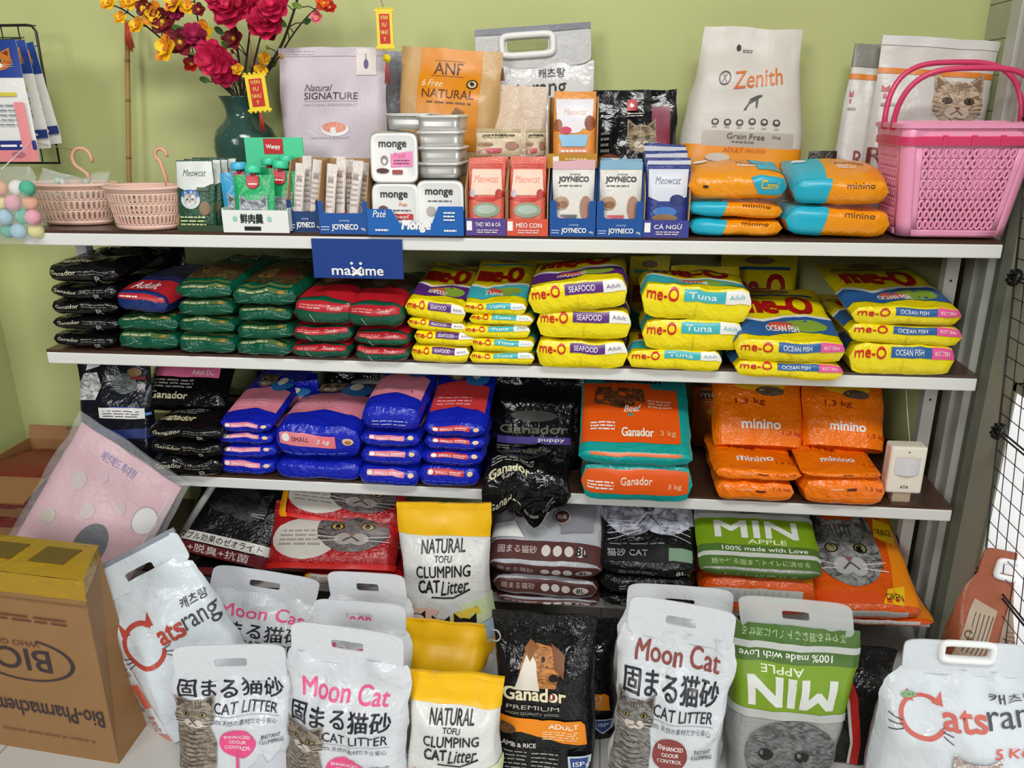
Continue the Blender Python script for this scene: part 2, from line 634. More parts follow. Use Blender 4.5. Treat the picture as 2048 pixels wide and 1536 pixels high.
def stand(name, d, x0, x1, yt, Y, z0, label, cat='pet food bag', group=None, lean=6, roll=0, yaw=0, T=0.07, shape='pouch', yref=None, nu=18, nv=24,
          seal=None, wr=0.003, H=None, flip=False, kids=None):
    SEED[0] += 1
    ym = yref or yt + 70
    xc = (x0 + x1) / 2
    if H is None:
        h = 0.2
        for _ in range(4):
            h = P(xc, yt, Y + h * math.tan(R(lean))).z - z0
        H = h / math.cos(R(lean))
    zc = P(xc, ym, Y).z
    a, b, c = P(x0, ym, Y + (zc - z0) * math.tan(R(lean))), P(x1, ym, Y + (zc - z0) * math.tan(R(lean))), P(xc, ym, Y + (zc - z0) * math.tan(R(lean)))
    W = (b - a).x
    m, _, g = bag_mesh(W, H, T, shape, nu, nv, SEED[0], wr, d.get('front'), None, d['base'], flip=flip, backm=d.get('back'))
    mx = Matrix.Rotation(R(yaw), 3, 'Z') @ Matrix.Rotation(R(-lean), 3, 'X') @ Matrix.Rotation(R(roll), 3, 'Y')
    o = m.build(name, None, (c.x - (zc - z0) * math.tan(R(roll)), Y, z0), mx.to_euler())
    if seal:
        s = MB()
        fr, us, vs = g
        t = seal[0]
        rows = []
        for v in (1 - t, 1 - t * .66, 1 - t * .33, 1):
            rows.append([Canvas(s, us, vs, fr).S(u, v, 0.0022) for u in us])
        s.grid(rows, seal[1])
        rows2 = [[q + Vector((0, .007, 0)) for q in r] for r in rows]
        s.grid(rows2, seal[1], flip=True)
        s.grid([rows[3], rows2[3]], seal[1])
        s.grid([rows2[0], rows[0]], seal[1])
        for k in (0, -1):
            s.grid([[r[k] for r in rows], [r[k] for r in rows2]], seal[1], flip=(k == 0))
        s.build('top_seal', o)
    if kids:
        kids(o, g, W, H, T)
    return tag(o, label, cat, group)


def plate(parent, pts, hole, m, z0, y, name='handle', curve=0.0, th=0.003):
    """flat film tab with a slot: outer outline and hole as matching rings of points in x,z"""
    n = len(pts)
    mb = MB()
    f = lambda p, o: Vector((p[0], y + o - curve * (p[0] ** 2), z0 + p[1]))
    rings = []
    for t in (0, .5, 1):
        rings.append([(hole[k][0] * (1 - t) + pts[k][0] * t, hole[k][1] * (1 - t) + pts[k][1] * t) for k in range(n)])
    for o, fl in ((-th / 2, False), (th / 2, True)):
        mb.grid([[f(p, o) for p in r] for r in rings], m, flip=fl, close_u=True)
    for r in (rings[0], rings[2]):
        mb.grid([[f(p, -th / 2) for p in r], [f(p, th / 2) for p in r]], m, close_u=True, flip=(r is rings[2]))
    return mb.build(name, parent)


def rrect(hw, hh, r, n=32, cx=0, cy=0):
    out = []
    for k in range(n):
        a = 2 * math.pi * k / n
        c, s = math.cos(a), math.sin(a)
        p = 0.5 if r > 0.3 else 0.3
        out.append((cx + hw * math.copysign(abs(c) ** p, c), cy + hh * math.copysign(abs(s) ** p, s)))
    return out

# ================================================================== THE ROOM
WY, WX, WL = 0.385, 1.062, -1.41
GREEN = mat('#c0c588', 0.55, 'wall', bump=0.06, scale=60, spec=0.3)


def slab(name, x0, x1, y0, y1, z0, z1, m, bevel=0.0):
    b = MB(); b.box(x0, x1, y0, y1, z0, z1, m)
    return struct(b.build(name, bevel=bevel))


slab('floor', -2.6, 2.6, -4.2, WY + .1, -0.05, 0, mat('#c9c7c2', 0.3, 'tile', scale=0.4))
slab('wall_back', -2.6, WX, WY, WY + .1, 0, 2.7, GREEN)
slab('wall_left', WL - .1, WL, 0.12, WY, 0, 2.7, GREEN)
slab('wall_right', WX, WX + .1, -1.6, WY, 0, 2.7, mat('#b6b8a4', 0.5, 'wall', bump=0.03, scale=40))
# tiled strip between the corner and the frame, its shade painted in as brown below board height
TL = MB()
for k in range(26):
    z0 = 0.999 + k * 0.0715
    if z0 < 2.68:
        TL.box(WX - .004, WX, 0.215, WY - 0.001, z0, min(2.69, z0 + .0695), mat('#b5b8a0', 0.3))
struct(TL.build('trim_1'))
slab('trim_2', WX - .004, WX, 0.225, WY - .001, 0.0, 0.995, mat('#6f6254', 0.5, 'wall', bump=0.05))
# pale aluminium door frame standing on the right wall
FR = MB()
AL = mat('#bcbdb6', 0.35, spec=0.5)
FR.box(WX - .030, WX, 0.175, 0.222, 0, 2.69, AL)
FR.box(WX - .022, WX, 0.120, 0.172, 0, 2.69, AL)
FR.box(WX - .034, WX, 0.108, 0.122, 0, 2.69, mat('#a9aba3', 0.4))
struct(FR.build('trim_3', bevel=0.002))
slab('trim_4', WX - .02, WX, 0.084, 0.104, 0, 2.69, mat('#5f6153', 0.6))
# daylit frosted pane behind the wire grid
PN = MB()
pa, pb = PZ(2045, 790, 0.62), 0
PN.box(WX - .012, WX - .002, -1.2, -0.06, 0.05, 0.70, mat('#f3f6f8', 0.6, emis=0.75))
PN.box(WX - .016, WX, -1.2, -0.05, 0.70, 0.715, mat('#8d9080', 0.5))
PN.box(WX - .016, WX, -0.06, -0.045, 0.03, 0.715, mat('#8d9080', 0.5))
struct(PN.build('window_1'))

# ================================================================== THE RACK
WHITE = mat('#e6e6e2', 0.35, 'wall', bump=0.02, scale=30)
BROWN = mat('#4a3226', 0.28, 'wall', bump=0.03, scale=80)
rack = empty('display_rack', (0, 0.1, 0), 'long white metal rack with four brown boards against the green wall', 'shelf rack')
for z in ZS:
    b = MB()
    b.box(-1, 1, 0.0, 0.372, z - .006, z, BROWN)
    sh = b.build('shelf_board', rack, (0, -0.1, 0))
    f = MB()
    f.box(-1, 1, -0.0015, 0.022, z - .006 - TH, z - .006, WHITE)
    f.box(-1, -.975, 0.022, 0.365, z - .006 - TH, z - .006, WHITE)
    f.box(.975, 1, 0.022, 0.365, z - .006 - TH, z - .006, WHITE)
    f.build('front_rail', sh, bevel=0.0025)
for x in (-0.985, 0.985):
    b = MB()
    b.box(x - .0135, x + .0135, 0.165, 0.192, 0.0, ZS[0] - .006, WHITE)
    for z in (0.33, 0.6, 0.87):
        b.ball((x, 0.165, z), .003, mat('#444444', 0.4), 6)
    b.build('post', rack, (0, -0.1, 0), bevel=0.003)
br = MB()
q0, q1 = P(443, 962, .05), P(370, 1058, .02)
br.tube([q0 + Vector((0, 0, .02)), q1], .0085, mat('#a9aaa8', 0.35), 10)
br.build('brace', rack, (0, -0.1, 0))

# ================================================================== PRINT DESIGNS
W_, K_ = ink('#f4f2ee'), ink('#161514')
RED, YEL, PUR, TEAL = ink('#cf1f1c'), ink('#f3dc08'), ink('#5a2470'), ink('#3fb3b8')


def meo(acc, tagc, sub, seedv=0, face='std'):
    A = ink(acc)

    def front(c):
        c.poly([(0, .10), (.3, .05), (.6, .13), (1, .1), (1, .34), (.6, .36), (.3, .26), (0, .34)], A)
        c.poly([(0, .34), (.3, .26), (.6, .36), (1, .34), (1, .38), (.6, .4), (.3, .3), (0, .38)], W_)
        c.ell(.68, .22, .2, .09, ink('#8fae3c'), 16)
        c.ell(.45, .2, .13, .06, ink('#d8553a'), 14)
        c.text('me-O', .12, .42, .82, .72, ink('#b01816'), .045)
        c.text(sub, .3, .12, .6, .2, W_, .02)
        c.rect(.1, .78, .9, .82, A)
        c.ell(.5, .9, .2, .05, ink('#9c7d58'), 12)

    def cap(c):
        c.text('me-O', .045, .56, .33, .92, RED, .05)
        c.rect(.38, .60, .80, .93, A)
        c.text(sub, .42, .68, .68, .86, W_, .02)
        c.rect(.76, .58, .985, .95, ink(tagc))
        c.text('Adult' if tagc == '#f2efe9' else 'KITTEN', .79, .7, .93, .84, A if tagc == '#f2efe9' else W_, .01)
        c.line(.5, .12, .5, .5, .006, ink('#d4bd06'), 3)
        c.rect(.42, .3, .58, .315, ink('#d9c20a'))
    return dict(base=film('#f7e10a', .3, .32, 18), front=front, cap=cap, shape='brick', bulge=.010)


M_PUR = meo('#5d2a7c', '#f2efe9', 'SEAFOOD')
M_TEAL = meo('#3fb4bd', '#f2efe9', 'Tuna')
M_BLUE = meo('#2f62a0', '#ec5b9a', 'OCEAN FISH')


def green_food(top, band):
    B = ink(band)

    def front(c):
        c.rect(.08, .02, .92, .06, B)
        c.poly([(.06, .12), (.94, .08), (.94, .6), (.06, .64)], fur('#4a3c20', 70))
        c.ell(.35, .33, .16, .12, ink('#7d5f34'), 14)
        c.ell(.65, .3, .14, .1, ink('#5c2a20'), 14)
        c.text('Natural', .2, .68, .8, .78, ink('#a8a078'), .01)
        c.lines(.15, .78, .85, .9, 3, ink('#c7b36a'), 3)

    def cap(c):
        c.rect(.10, .80, .90, .97, B)
        c.lines(.14, .82, .6, .95, 1, ink('#b8bfa0'), 5)
        c.ell(.80, .88, .05, .06, ink('#a8843c'), 12)
        c.line(.02, .1, .3, .45, .008, ink('#8dbfa4'), 3)
        c.line(.98, .2, .8, .5, .008, ink('#8dbfa4'), 3)
    return dict(base=film(top, .22, .35), front=front, cap=cap, shape='pillow', bulge=.016, wr=.0065)


G_GREEN = green_food('#08543c', '#566c3a')


def redgreen():
    def front(c):
        c.poly([(.04, .0), (.5, .05), (.96, .0), (.98, .26), (.5, .34), (.02, .26)], ink('#c01c28'))
        c.poly([(.05, .3), (.95, .28), (.9, .85), (.1, .85)], fur('#4a3026', 60))
        c.ell(.4, .5, .2, .14, ink('#7d6244'), 14)
        c.ell(.68, .48, .15, .12, ink('#6a2022'), 14)
        c.lines(.12, .82, .85, .95, 3, ink('#b7a68a'), 9)

    def cap(c):
        c.poly([(.06, .66), (.5, .60), (.94, .64), (.94, .93), (.5, .96), (.06, .93)], ink('#b81c2a'))
        c.lines(.12, .70, .5, .88, 2, ink('#d88a84'), 4)
        c.text('Tender', .58, .70, .82, .86, ink('#f0d8d0'), .01, .3)
        c.line(.0, .1, .45, .03, .016, ink('#d3354a'), 3)
        c.line(.55, .03, 1, .14, .016, ink('#d3354a'), 3)
        c.line(.3, .5, .38, .2, .008, ink('#e8d8d0'), 3)
    return dict(base=film('#12563d', .24, .3), front=front, cap=cap, shape='pillow', bulge=.018, wr=.005)


RG = redgreen()


def bluered():
    def front(c):
        c.rect(.0, .02, 1, .26, ink('#b3222c'))
        c.text('Adult', .2, .06, .7, .2, W_, .01)
        c.poly([(.1, .3), (.9, .28), (.85, .7), (.15, .72)], ink('#2c2f52'))
    return dict(base=film('#1b2f6e', .24, .3), front=front, cap=lambda c: (c.rect(.04, .7, .96, .92, ink('#b3222c')), c.lines(.1, .75, .5, .88, 1, W_, 2)), shape='pillow', bulge=.014)


BR = bluered()


def black_food(stripe=None, big=False):
    def front(c):
        c.text('Ganador', .1, .08, .55, .16, ink('#cfc8a0'), .03)
        if stripe:
            c.rect(.12, .34, .88, .46, ink(stripe))
            c.text('puppy' if stripe == '#4b3a86' else 'Adult DC', .55, .37, .82, .43, W_, .01)
        c.lines(.12, .2, .6, .32, 3, ink('#8d8a84'), 6)
        c.text('Ganador', .15, .52, .85, .66, ink('#5d5a4c'), .04)
        c.ell(.5, .82, .24, .1, ink('#3a3834'), 16)

    def cap(c):
        c.text('Ganador', .1, .52, .46, .76, ink('#c9c4aa'), .03)
        c.lines(.5, .5, .85, .8, 2, ink('#6b6863'), 8)
        c.text('R', .7, .12, .8, .42, ink('#8a8a88'), .05)
    return dict(base=film('#0c0c0e', .15, .5, 9), front=front, cap=cap, shape='pillow', bulge=.016, wr=.006)


BLK = black_food()
BLK_PINK = black_food('#e8709a')
BLK_PUR = black_food('#4b3a86')


def blue_dog(accent='#e88a9c', pics=True):
    A = ink(accent)

    def front(c):
        c.poly([(.06, .14), (.5, .20), (.94, .14), (.94, .5), (.5, .58), (.06, .5)], A)
        c.lines(.14, .22, .7, .36, 3, ink('#f2c0c8'), 3, .25)
        if pics:
            c.ell(.7, .62, .2, .13, ink('#2d7fc4'), 18)
            c.cat(.36, .68, .16, .12, fur('#8d7355', 80), ink('#4d3b2a'), ink('#5a3c1e'), ink('#d8c8b4'))
            c.ell(.68, .66, .08, .08, ink('#efe6d8'), 14)

    def cap(c):
        c.poly([(.16, .62), (.5, .66), (.76, .62), (.76, .88), (.5, .92), (.16, .88)], A)
        c.ell(.21, .75, .045, .11, W_, 14)
        c.text('SMALL', .29, .69, .50, .82, W_, .01)
        c.lines(.53, .68, .72, .84, 2, W_, 7)
        c.ell(.86, .74, .045, .12, ink('#e8c8a0'), 14)
        c.lines(.1, .2, .85, .42, 2, ink('#5f7fd0'), 4, .25)
    return dict(base=film('#1424b4', .24, .4, 18), front=front, cap=cap, shape='pillow', bulge=.014, wr=.004)


BD = blue_dog()
BD_RED = blue_dog('#d03a3c')


def blue_label():
    d = blue_dog()

    def cap(c):
        c.poly([(.06, .45), (.52, .40), (.52, .78), (.06, .84)], ink('#ee8a94'))
        c.poly([(.52, .40), (.72, .36), (.72, .74), (.52, .78)], ink('#ef7a86'))
        c.ell(.14, .66, .05, .13, W_, 14)
        c.text('SMALL', .22, .56, .42, .7, ink('#3a2326'), .02)
        c.text('2 kg', .5, .48, .66, .66, W_, .03, .3)
        c.ell(.86, .58, .06, .12, ink('#e8c8a0'), 14)
        c.ell(.86, .56, .035, .07, ink('#b5783c'), 10)
        c.lines(.1, .14, .85, .3, 1, ink('#5f7fd0'), 4, .25)
    d['cap'] = cap
    return d


BD_LABEL = blue_label()


def tealorange():
    O = ink('#ea5a12')

    def front(c):
        c.rect(.02, .10, .90, .86, O)
        c.poly([(.12, .56), (.4, .5), (.6, .58), (.58, .78), (.14, .8)], fur('#7a4a2a', 90))
        c.rect(.66, .78, .96, .98, ink('#1d9a96'))
        c.text('Ganador', .2, .87, .8, .98, ink('#2b2522'), .03)
        c.text('Beef', .4, .46, .56, .54, W_, .01, .3)
        c.lines(.62, .5, .84, .62, 3, ink('#f3c7a8'), 4)
        c.lines(.1, .22, .32, .34, 3, W_, 6)
        c.text('Ganador', .38, .16, .66, .26, ink('#f6efd8'), .03)
        c.text('3 kg', .72, .16, .86, .24, ink('#f3b67c'), .02)

    def cap(c):
        c.rect(.0, .22, .96, .9, O)
        c.text('Ganador', .36, .5, .64, .72, ink('#f6efd8'), .03)
        c.text('3 kg', .78, .36, .9, .54, ink('#f3c7a8'), .02)
        c.lines(.06, .34, .3, .6, 3, W_, 6)
    return dict(base=film('#12a29c', .25, .25), front=front, cap=cap, shape='brick', bulge=.012)


TO = tealorange()


def tealtop():
    d = tealorange()
    d = dict(d)
    d['cap'] = lambda c: c.rect(.1, .86, .9, .97, ink('#e06a2a'))
    return d


TO_TOP = tealtop()


def minino_orange():
    def front(c):
        c.rect(.12, .82, .88, .95, ink('#6b2a16'))
        c.lines(.16, .74, .84, .8, 1, ink('#f0b07a'), 2)
        c.text('minino', .12, .84, .8, .93, ink('#e8d8c0'), .03)
        c.ell(.52, .62, .28, .06, ink('#f4c21a'), 18)
        c.ell(.62, .56, .16, .05, fur('#6a5a4a', 90), 14)
        c.rect(.6, .71, .82, .74, ink('#2a1a14'))
        c.text('1,3 kg', .24, .40, .56, .48, ink('#8a2212'), .01)
        c.text('minino', .3, .16, .72, .25, W_, .04)
        c.text('1,3 kg', .74, .10, .96, .15, ink('#c23a14'), .01)

    def cap(c):
        c.rect(.5, .62, .62, .72, ink('#5a1c10'))
        c.lines(.3, .66, .46, .72, 1, W_, 4)
        c.text('1,3 kg', .72, .62, .94, .8, ink('#9a2c12'), .01)
        c.line(.05, .3, .9, .4, .012, ink('#f59a3a'), 3)
    return dict(base=film('#fb7c08', .24, .45, 18), front=front, cap=cap, shape='pillow', bulge=.012, wr=.005)


MO = minino_orange()


def minino_yellow(tealside='l'):
    t = ink('#1fb0cc')

    def strip(c):
        if tealside == 'l':
            c.poly([(0, 0), (.34, 0), (.40, 1), (0, 1)], t)
        else:
            c.poly([(.70, .15), (1, .1), (1, 1), (.64, 1)], t)

    def front(c):
        strip(c)
        c.text('minino', .5, .4, .8, .5, ink('#6b3a10'), .02)
        c.lines(.5, .25, .7, .34, 2, W_, 3)
        c.ell(.15, .6, .08, .08, W_, 12)

    def cap(c):
        strip(c)
        c.text('minino', .55, .74, .84, .92, ink('#5a3410'), .02)
    return dict(base=film('#f2960e', .26, .3, 20), front=front, cap=cap, shape='pillow', bulge=.014, wr=.004)


MY_L, MY_R = minino_yellow('l'), minino_yellow('r')
MY_PLAIN = dict(MY_L, cap=lambda c: c.line(.02, .5, .95, .45, .012, ink('#f7b84a'), 3))


def minino_tag():
    def cap(c):
        c.poly([(.70, .26), (1, .18), (1, .98), (.62, .98)], ink('#1fa6c6'))
        c.text('Cami', .72, .5, .9, .84, ink('#1b1a16'), .1, .2)
        c.text('Cami', .72, .5, .9, .84, ink('#f3d23a'), .045, .2)
        c.ell(.16, .66, .03, .06, ink('#3a2a1c'), 12)
    return dict(MY_R, cap=cap)


MY_TAG = minino_tag()


def jp_black():
    def front(c):
        c.cat(.62, .62, .2, .16, fur('#3a3a3a', 70), ink('#1a1a1a'), ink('#4a4a40'))
        c.ell(.42, .7, .3, .2, fur('#262626', 50), 20)
        c.rect(.0, .13, 1, .24, ink('#d9d6cf'))
        c.text('ダブル効果のゼオライト', .03, .145, .92, .225, K_, .02)
        c.rect(.0, .0, 1, .12, ink('#6b2226'))
        c.text('+脱臭+抗菌', .16, .02, .82, .11, ink('#e8dcd6'), .01)
    return dict(base=film('#111112', .2, .4), front=front, cap=lambda c: (c.rect(0, .5, 1, .98, ink('#6b2226')),), shape='pillow', bulge=.014)


JP = jp_black()


def red_litter():
    def front(c):
        c.ell(.30, .42, .26, .3, ink('#c9c4bb'), 20)
        c.lines(.1, .3, .44, .56, 4, ink('#9a948c'), 4)
        c.cat(.66, .55, .27, .33, fur('#6b6260', 60), ink('#39322f'), ink('#b08a3a'), ink('#a49a95'))
        c.rect(0, 0, 1, .08, ink('#d3221e'))

    def cap(c):
        c.rect(.06, .35, .46, .92, ink('#cbc5ba'))
        c.lines(.1, .42, .42, .84, 3, ink('#928a82'), 5)
        c.poly([(.0, .3), (.06, .3), (.08, .95), (.0, .95)], ink('#f0a512'))
        c.ell(.66, .6, .2, .38, fur('#6b6260', 60), 18)
        c.line(.5, .3, .82, .34, .012, ink('#c9bfb8'), 3)
    return dict(base=film('#ab1a1e', .26, .3), front=front, cap=cap, shape='pillow', bulge=.016, wr=.004)


RL = red_litter()


def litter8():
    def front(c):
        c.rect(0, 0, 1, .18, ink('#5a3634'))
        c.text('固まる猫砂', .08, .06, .42, .13, ink('#cdbdb8'), .01)
        for k in range(4):
            c.ell(.5 + .1 * k, .09, .04, .05, ink('#d8d2cc'), 14)
        c.text('8L', .76, .055, .86, .13, K_, .03)
        c.cat(.28, .66, .24, .24, fur('#6a6a6a', 60), ink('#2e2e2e'), ink('#8f9088'), ink('#9c9c9c'))
        c.poly([(.62, .25), (.9, .3), (.92, .75), (.64, .85), (.58, .6)], ink('#8d8b92'))
        c.poly([(.02, .2), (.3, .2), (.2, .36), (.02, .34)], W_)
        for k, x in enumerate((.25, .42, .62)):
            c.ell(x, .46 - .015 * k, .075, .075, ink('#d8d0cc'), 20)
            c.ell(x, .46 - .015 * k, .068, .068, ink('#553431'), 20)
            c.text('消臭', x - .045, .435 - .015 * k, x + .045, .485 - .015 * k, ink('#d8cdc8'), .01)

    def cap(c):
        c.rect(0, .25, 1, .88, ink('#5a3634'))
        c.text('固まる猫砂', .08, .42, .40, .72, ink('#cdbdb8'), .01)
        for k in range(3):
            c.ell(.5 + .1 * k, .56, .042, .18, ink('#d8d2cc'), 14)
        c.ell(.84, .54, .075, .2, ink('#d8d2cc'), 16)
        c.text('8L', .8, .42, .88, .66, K_, .03)
    return dict(base=film('#b9bcc2', .26, .3), front=front, cap=cap, shape='pillow', bulge=.014, wr=.004)


L8 = litter8()


def mono_litter():
    def front(c):
        c.poly([(0, .0), (1, .0), (1, .16), (0, .22)], ink('#151516'))
        c.text('猫砂 CAT', .08, .05, .5, .13, ink('#a9a9ab'), .01)
        c.lines(.1, .17, .7, .19, 1, ink('#8a8a8c'), 2)
        c.rect(.72, .02, .96, .14, ink('#7c9a80'))
        c.ell(.34, .62, .34, .36, fur('#a3a5b2', 40), 22)
        c.ell(.70, .62, .34, .36, fur('#b9bbca', 40), 22)
        c.poly([(.4, .62), (.52, .5), (.64, .62)], ink('#3a3a44'))
        c.line(.52, .5, .4, .36, .014, ink('#4a4a55'), 1)
        c.line(.52, .5, .64, .36, .014, ink('#4a4a55'), 1)
        for x in (.26, .76):
            c.ell(x, .78, .1, .06, ink('#26262c'), 16)
            c.ell(x, .775, .075, .045, ink('#8f93a8'), 14)
            c.ell(x, .775, .03, .04, ink('#0c0c10'), 12)
        for k in range(4):
            c.line(.62, .4 - .03 * k, .95, .42 - .07 * k, .005, ink('#ececf2'), 1)
            c.line(.42, .4 - .03 * k, .08, .42 - .07 * k, .005, ink('#ececf2'), 1)

    def cap(c):
        c.text('8L', .8, .4, .9, .7, W_, .02)
        c.lines(.2, .4, .6, .7, 2, ink('#8c8c8e'), 9)
    return dict(base=film('#141415', .18, .5), front=front, cap=cap, shape='pillow', bulge=.016, wr=.005)


ML = mono_litter()


def min_green(fl=False):
    def front(c):
        c.rect(.0, .0, 1, .10, ink('#4c6e2e'))
        c.text('燃やせる固まるトイレに流せる', .1, .025, .9, .075, ink('#b9cf9c'), .005)
        c.rect(0, .10, 1, .14, ink('#c5c8c4'))
        c.rect(0, .14, 1, .21, ink('#4c6e2e'))
        c.text('100% made with Love', .2, .155, .9, .195, W_, .01)
        c.rect(.0, .21, 1, .47, ink('#76981a'))
        c.text('APPLE', .42, .225, .74, .265, ink('#e4ead0'), .01)
        c.text('MIN', .16, .285, .84, .44, ink('#d9dbd6'), .05)
        c.rect(0, .47, 1, .52, ink('#b9bcb6'))
        c.ell(.45, .76, .42, .24, fur('#6f7070', 50), 22)
        c.ell(.35, .74, .07, .035, K_, 14)
        c.ell(.68, .74, .07, .035, K_, 14)
    return dict(base=film('#9a9c98', .26, .3), front=front, cap=lambda c: (c.rect(0, .15, 1, .9, ink('#4c6e2e')), c.text('トイレに流せる', .2, .4, .8, .7, ink('#b9cf9c'), 0)), shape='pillow', bulge=.012)


MG = min_green()


def min_orange():
    def front(c):
        c.rect(0, 0, .8, .08, ink('#e0500f'))
        c.poly([(.72, 0), (1, 0), (1, .9), (.88, .9), (.8, .3)], ink('#f08a0c'))
        c.poly([(.62, .0), (.82, .0), (.86, .14), (.7, .12)], ink('#f2c318'))
        c.text('OREN', .66, .03, .82, .08, K_, .01)
        c.cat(.40, .42, .34, .30, fur('#8e8e8c', 50), ink('#4e4e4d'), ink('#8a8458'), ink('#b9b9b6'))
        c.rect(.0, .76, .8, .98, ink('#f0b414'))
        c.text('MIX', .08, .80, .74, .96, ink('#2a1d14'), .05)
        c.poly([(.72, .56), (.92, .5), (.95, .7), (.78, .74)], ink('#f2c318'))
        c.text('ORANGE', .75, .58, .92, .64, K_, .01)

    def cap(c):
        c.rect(0, .05, .86, .42, ink('#e0500f'))
        c.text('トイレに流せる固まる', .06, .12, .7, .36, ink('#f5b48a'), .0)
        c.rect(0, .42, .86, .8, ink('#bfc0bb'))
        for k in range(12):
            c.line(.06 + .06 * k, .46, .07 + .06 * k, .76, .004, ink('#8f9a94'), 3)
    return dict(base=film('#e25a14', .24, .35), front=front, cap=cap, shape='pillow', bulge=.014, wr=.004)


MX = min_orange()

# ================================================================== helpers for stacks and places
ORD = ['bottommost', 'second from bottom', 'third from bottom', 'fourth from bottom', 'fifth from bottom']


def pile(name, d, zs, xs, yts, L, desc, where, group, Y=0.0, opts=None, cat='pet food bag'):
    """one stack; yts are front top edges bottom to top"""
    n = len(yts)
    rows = []
    for i, yt in enumerate(yts):
        x0, x1 = xs[i] if isinstance(xs, list) else xs
        o = (opts or {}).get(i, {})
        od = 'topmost' if i == n - 1 else ORD[i]
        rows.append((x0, x1, yt, o.get('label') or '%s, %s in %s' % (desc, od, where), o))
    stack(name, d, zs, rows, L, cat, group, Y)


# ================================================================== SECOND BOARD
z2 = ZS[1]
pile('pet_food_bag', BLK, z2, [(104, 236), (104, 238), (100, 236), (96, 236), (92, 236)], [662, 630, 598, 566, 530], .25, 'glossy black food bag', 'the left-end stack of the second board',
     'black bags at the left end', .02, {4: dict(pitch=5), 2: dict(yaw=2), 3: dict(yaw=-3)})
stand('pet_food_bag', BLK_PUR, 232, 374, 494, .31, z2, 'black food bag with purple stripe standing behind the black stack', group=None, lean=4, T=.05)
pile('pet_food_bag', G_GREEN, z2, (232, 356), [662, 630], .26, 'dark green shiny food bag', 'the stack under the red and blue bag', 'green bags', .01)
pile('pet_food_bag', G_GREEN, z2, [(352, 472), (354, 470), (354, 468), (352, 466)], [668, 634, 598, 560], .28, 'dark green shiny food bag', 'the middle green stack', 'green bags', .0, {3: dict(pitch=5)})
pile('pet_food_bag', G_GREEN, z2, [(470, 586), (474, 586), (472, 584), (462, 592)], [678, 644, 612, 572], .28, 'dark green shiny food bag', 'the right-hand green stack', 'green bags', -.005, {3: dict(pitch=6), 1: dict(yaw=3)})
tb = P(290, 555, .01)
lying('pet_food_bag', BR, P(290, 600, .01).x, .0, P(290, 628, .01).z + .004, .122, .27, .052, 'red and navy blue food bag lying on the two green bags', roll=4, pitch=6, yaw=-4)
pile('pet_food_bag', RG, z2, [(582, 700), (584, 702), (586, 712)], [684, 650, 594], .28, 'green food bag with red band', 'the left red and green stack', 'green bags with red bands', -.005, {2: dict(pitch=7), 1: dict(yaw=2)})
pile('pet_food_bag', RG, z2, [(706, 818), (708, 822), (692, 808)], [692, 658, 600], .28, 'green food bag with red band', 'the right red and green stack', 'green bags with red bands', -.01, {2: dict(pitch=7)})
small = dict(M_PUR, nu=14)
pile('pet_food_bag', small, z2, [(820, 940), (826, 948), (812, 932), (808, 930)], [690, 662, 640, 600], .28, 'small yellow food bag with purple band', 'the narrow purple-banded stack', 'small yellow bags', -.01,
     {2: dict(roll=6), 3: dict(roll=7, pitch=9), 1: dict(roll=2)})
pile('pet_food_bag', M_TEAL, z2, [(938, 1068), (940, 1070), (926, 1060), (936, 1066), (925, 1054)], [704, 676, 650, 630, 602], .28, 'small yellow food bag with teal band', 'the narrow teal-banded stack', 'small yellow bags', -.012,
     {2: dict(yaw=4), 4: dict(pitch=10), 3: dict(yaw=-3)})
pile('pet_food_bag', M_PUR, z2, [(1070, 1256), (1072, 1266), (1058, 1262)], [676, 619, 560], .28, 'large yellow food bag with purple band', 'the wide purple-banded stack', 'large yellow bags', -.02,
     {0: dict(d=dict(M_PUR, sag=.012, wr=.006)), 2: dict(roll=-7, pitch=4, dy=-.01), 1: dict(yaw=1)})
stand('pet_food_bag', M_PUR, 1064, 1240, 522, .315, z2, 'yellow food bag standing at the back behind the purple-banded stack', lean=12, T=.05)
pile('pet_food_bag', M_TEAL, z2, [(1256, 1448), (1285, 1490), (1280, 1504)], [700, 640, 566], .20, 'large yellow food bag with teal band', 'the wide teal-banded stack', 'large yellow bags', -.02,
     {0: dict(d=dict(M_TEAL, wr=.005), yaw=-2), 2: dict(roll=4, pitch=3, d=dict(M_TEAL, sag=.01, wr=.005))})
stand('pet_food_bag', M_TEAL, 1258, 1336, 512, .275, z2, 'narrow yellow food bag standing at the back against the wall', lean=3, T=.04)
stand('pet_food_bag', M_TEAL, 1336, 1474, 532, .235, z2, 'yellow food bag with brown dots standing behind the teal-banded stack', lean=14, T=.05)
stand('pet_food_bag', M_BLUE, 1440, 1592, 506, .30, z2, 'blue and yellow food bag standing behind the left ocean-fish stack', lean=16, T=.05)
pile('pet_food_bag', M_BLUE, z2, [(1468, 1690), (1470, 1694)], [724, 676], .29, 'yellow and blue bag with pink tag', 'the stack overhanging the rail', 'yellow and blue bags', -.055, {1: dict(pitch=12), 0: dict(roll=1.5)})
pile('pet_food_bag', M_BLUE, z2, [(1700, 1916), (1696, 1928), (1704, 1926)], [688, 650, 612], .33, 'yellow and blue bag with pink tag', 'the right-end yellow stack', 'yellow and blue bags', -.005, {2: dict(pitch=7), 1: dict(roll=2)})

# ================================================================== THIRD BOARD
z3 = ZS[2]


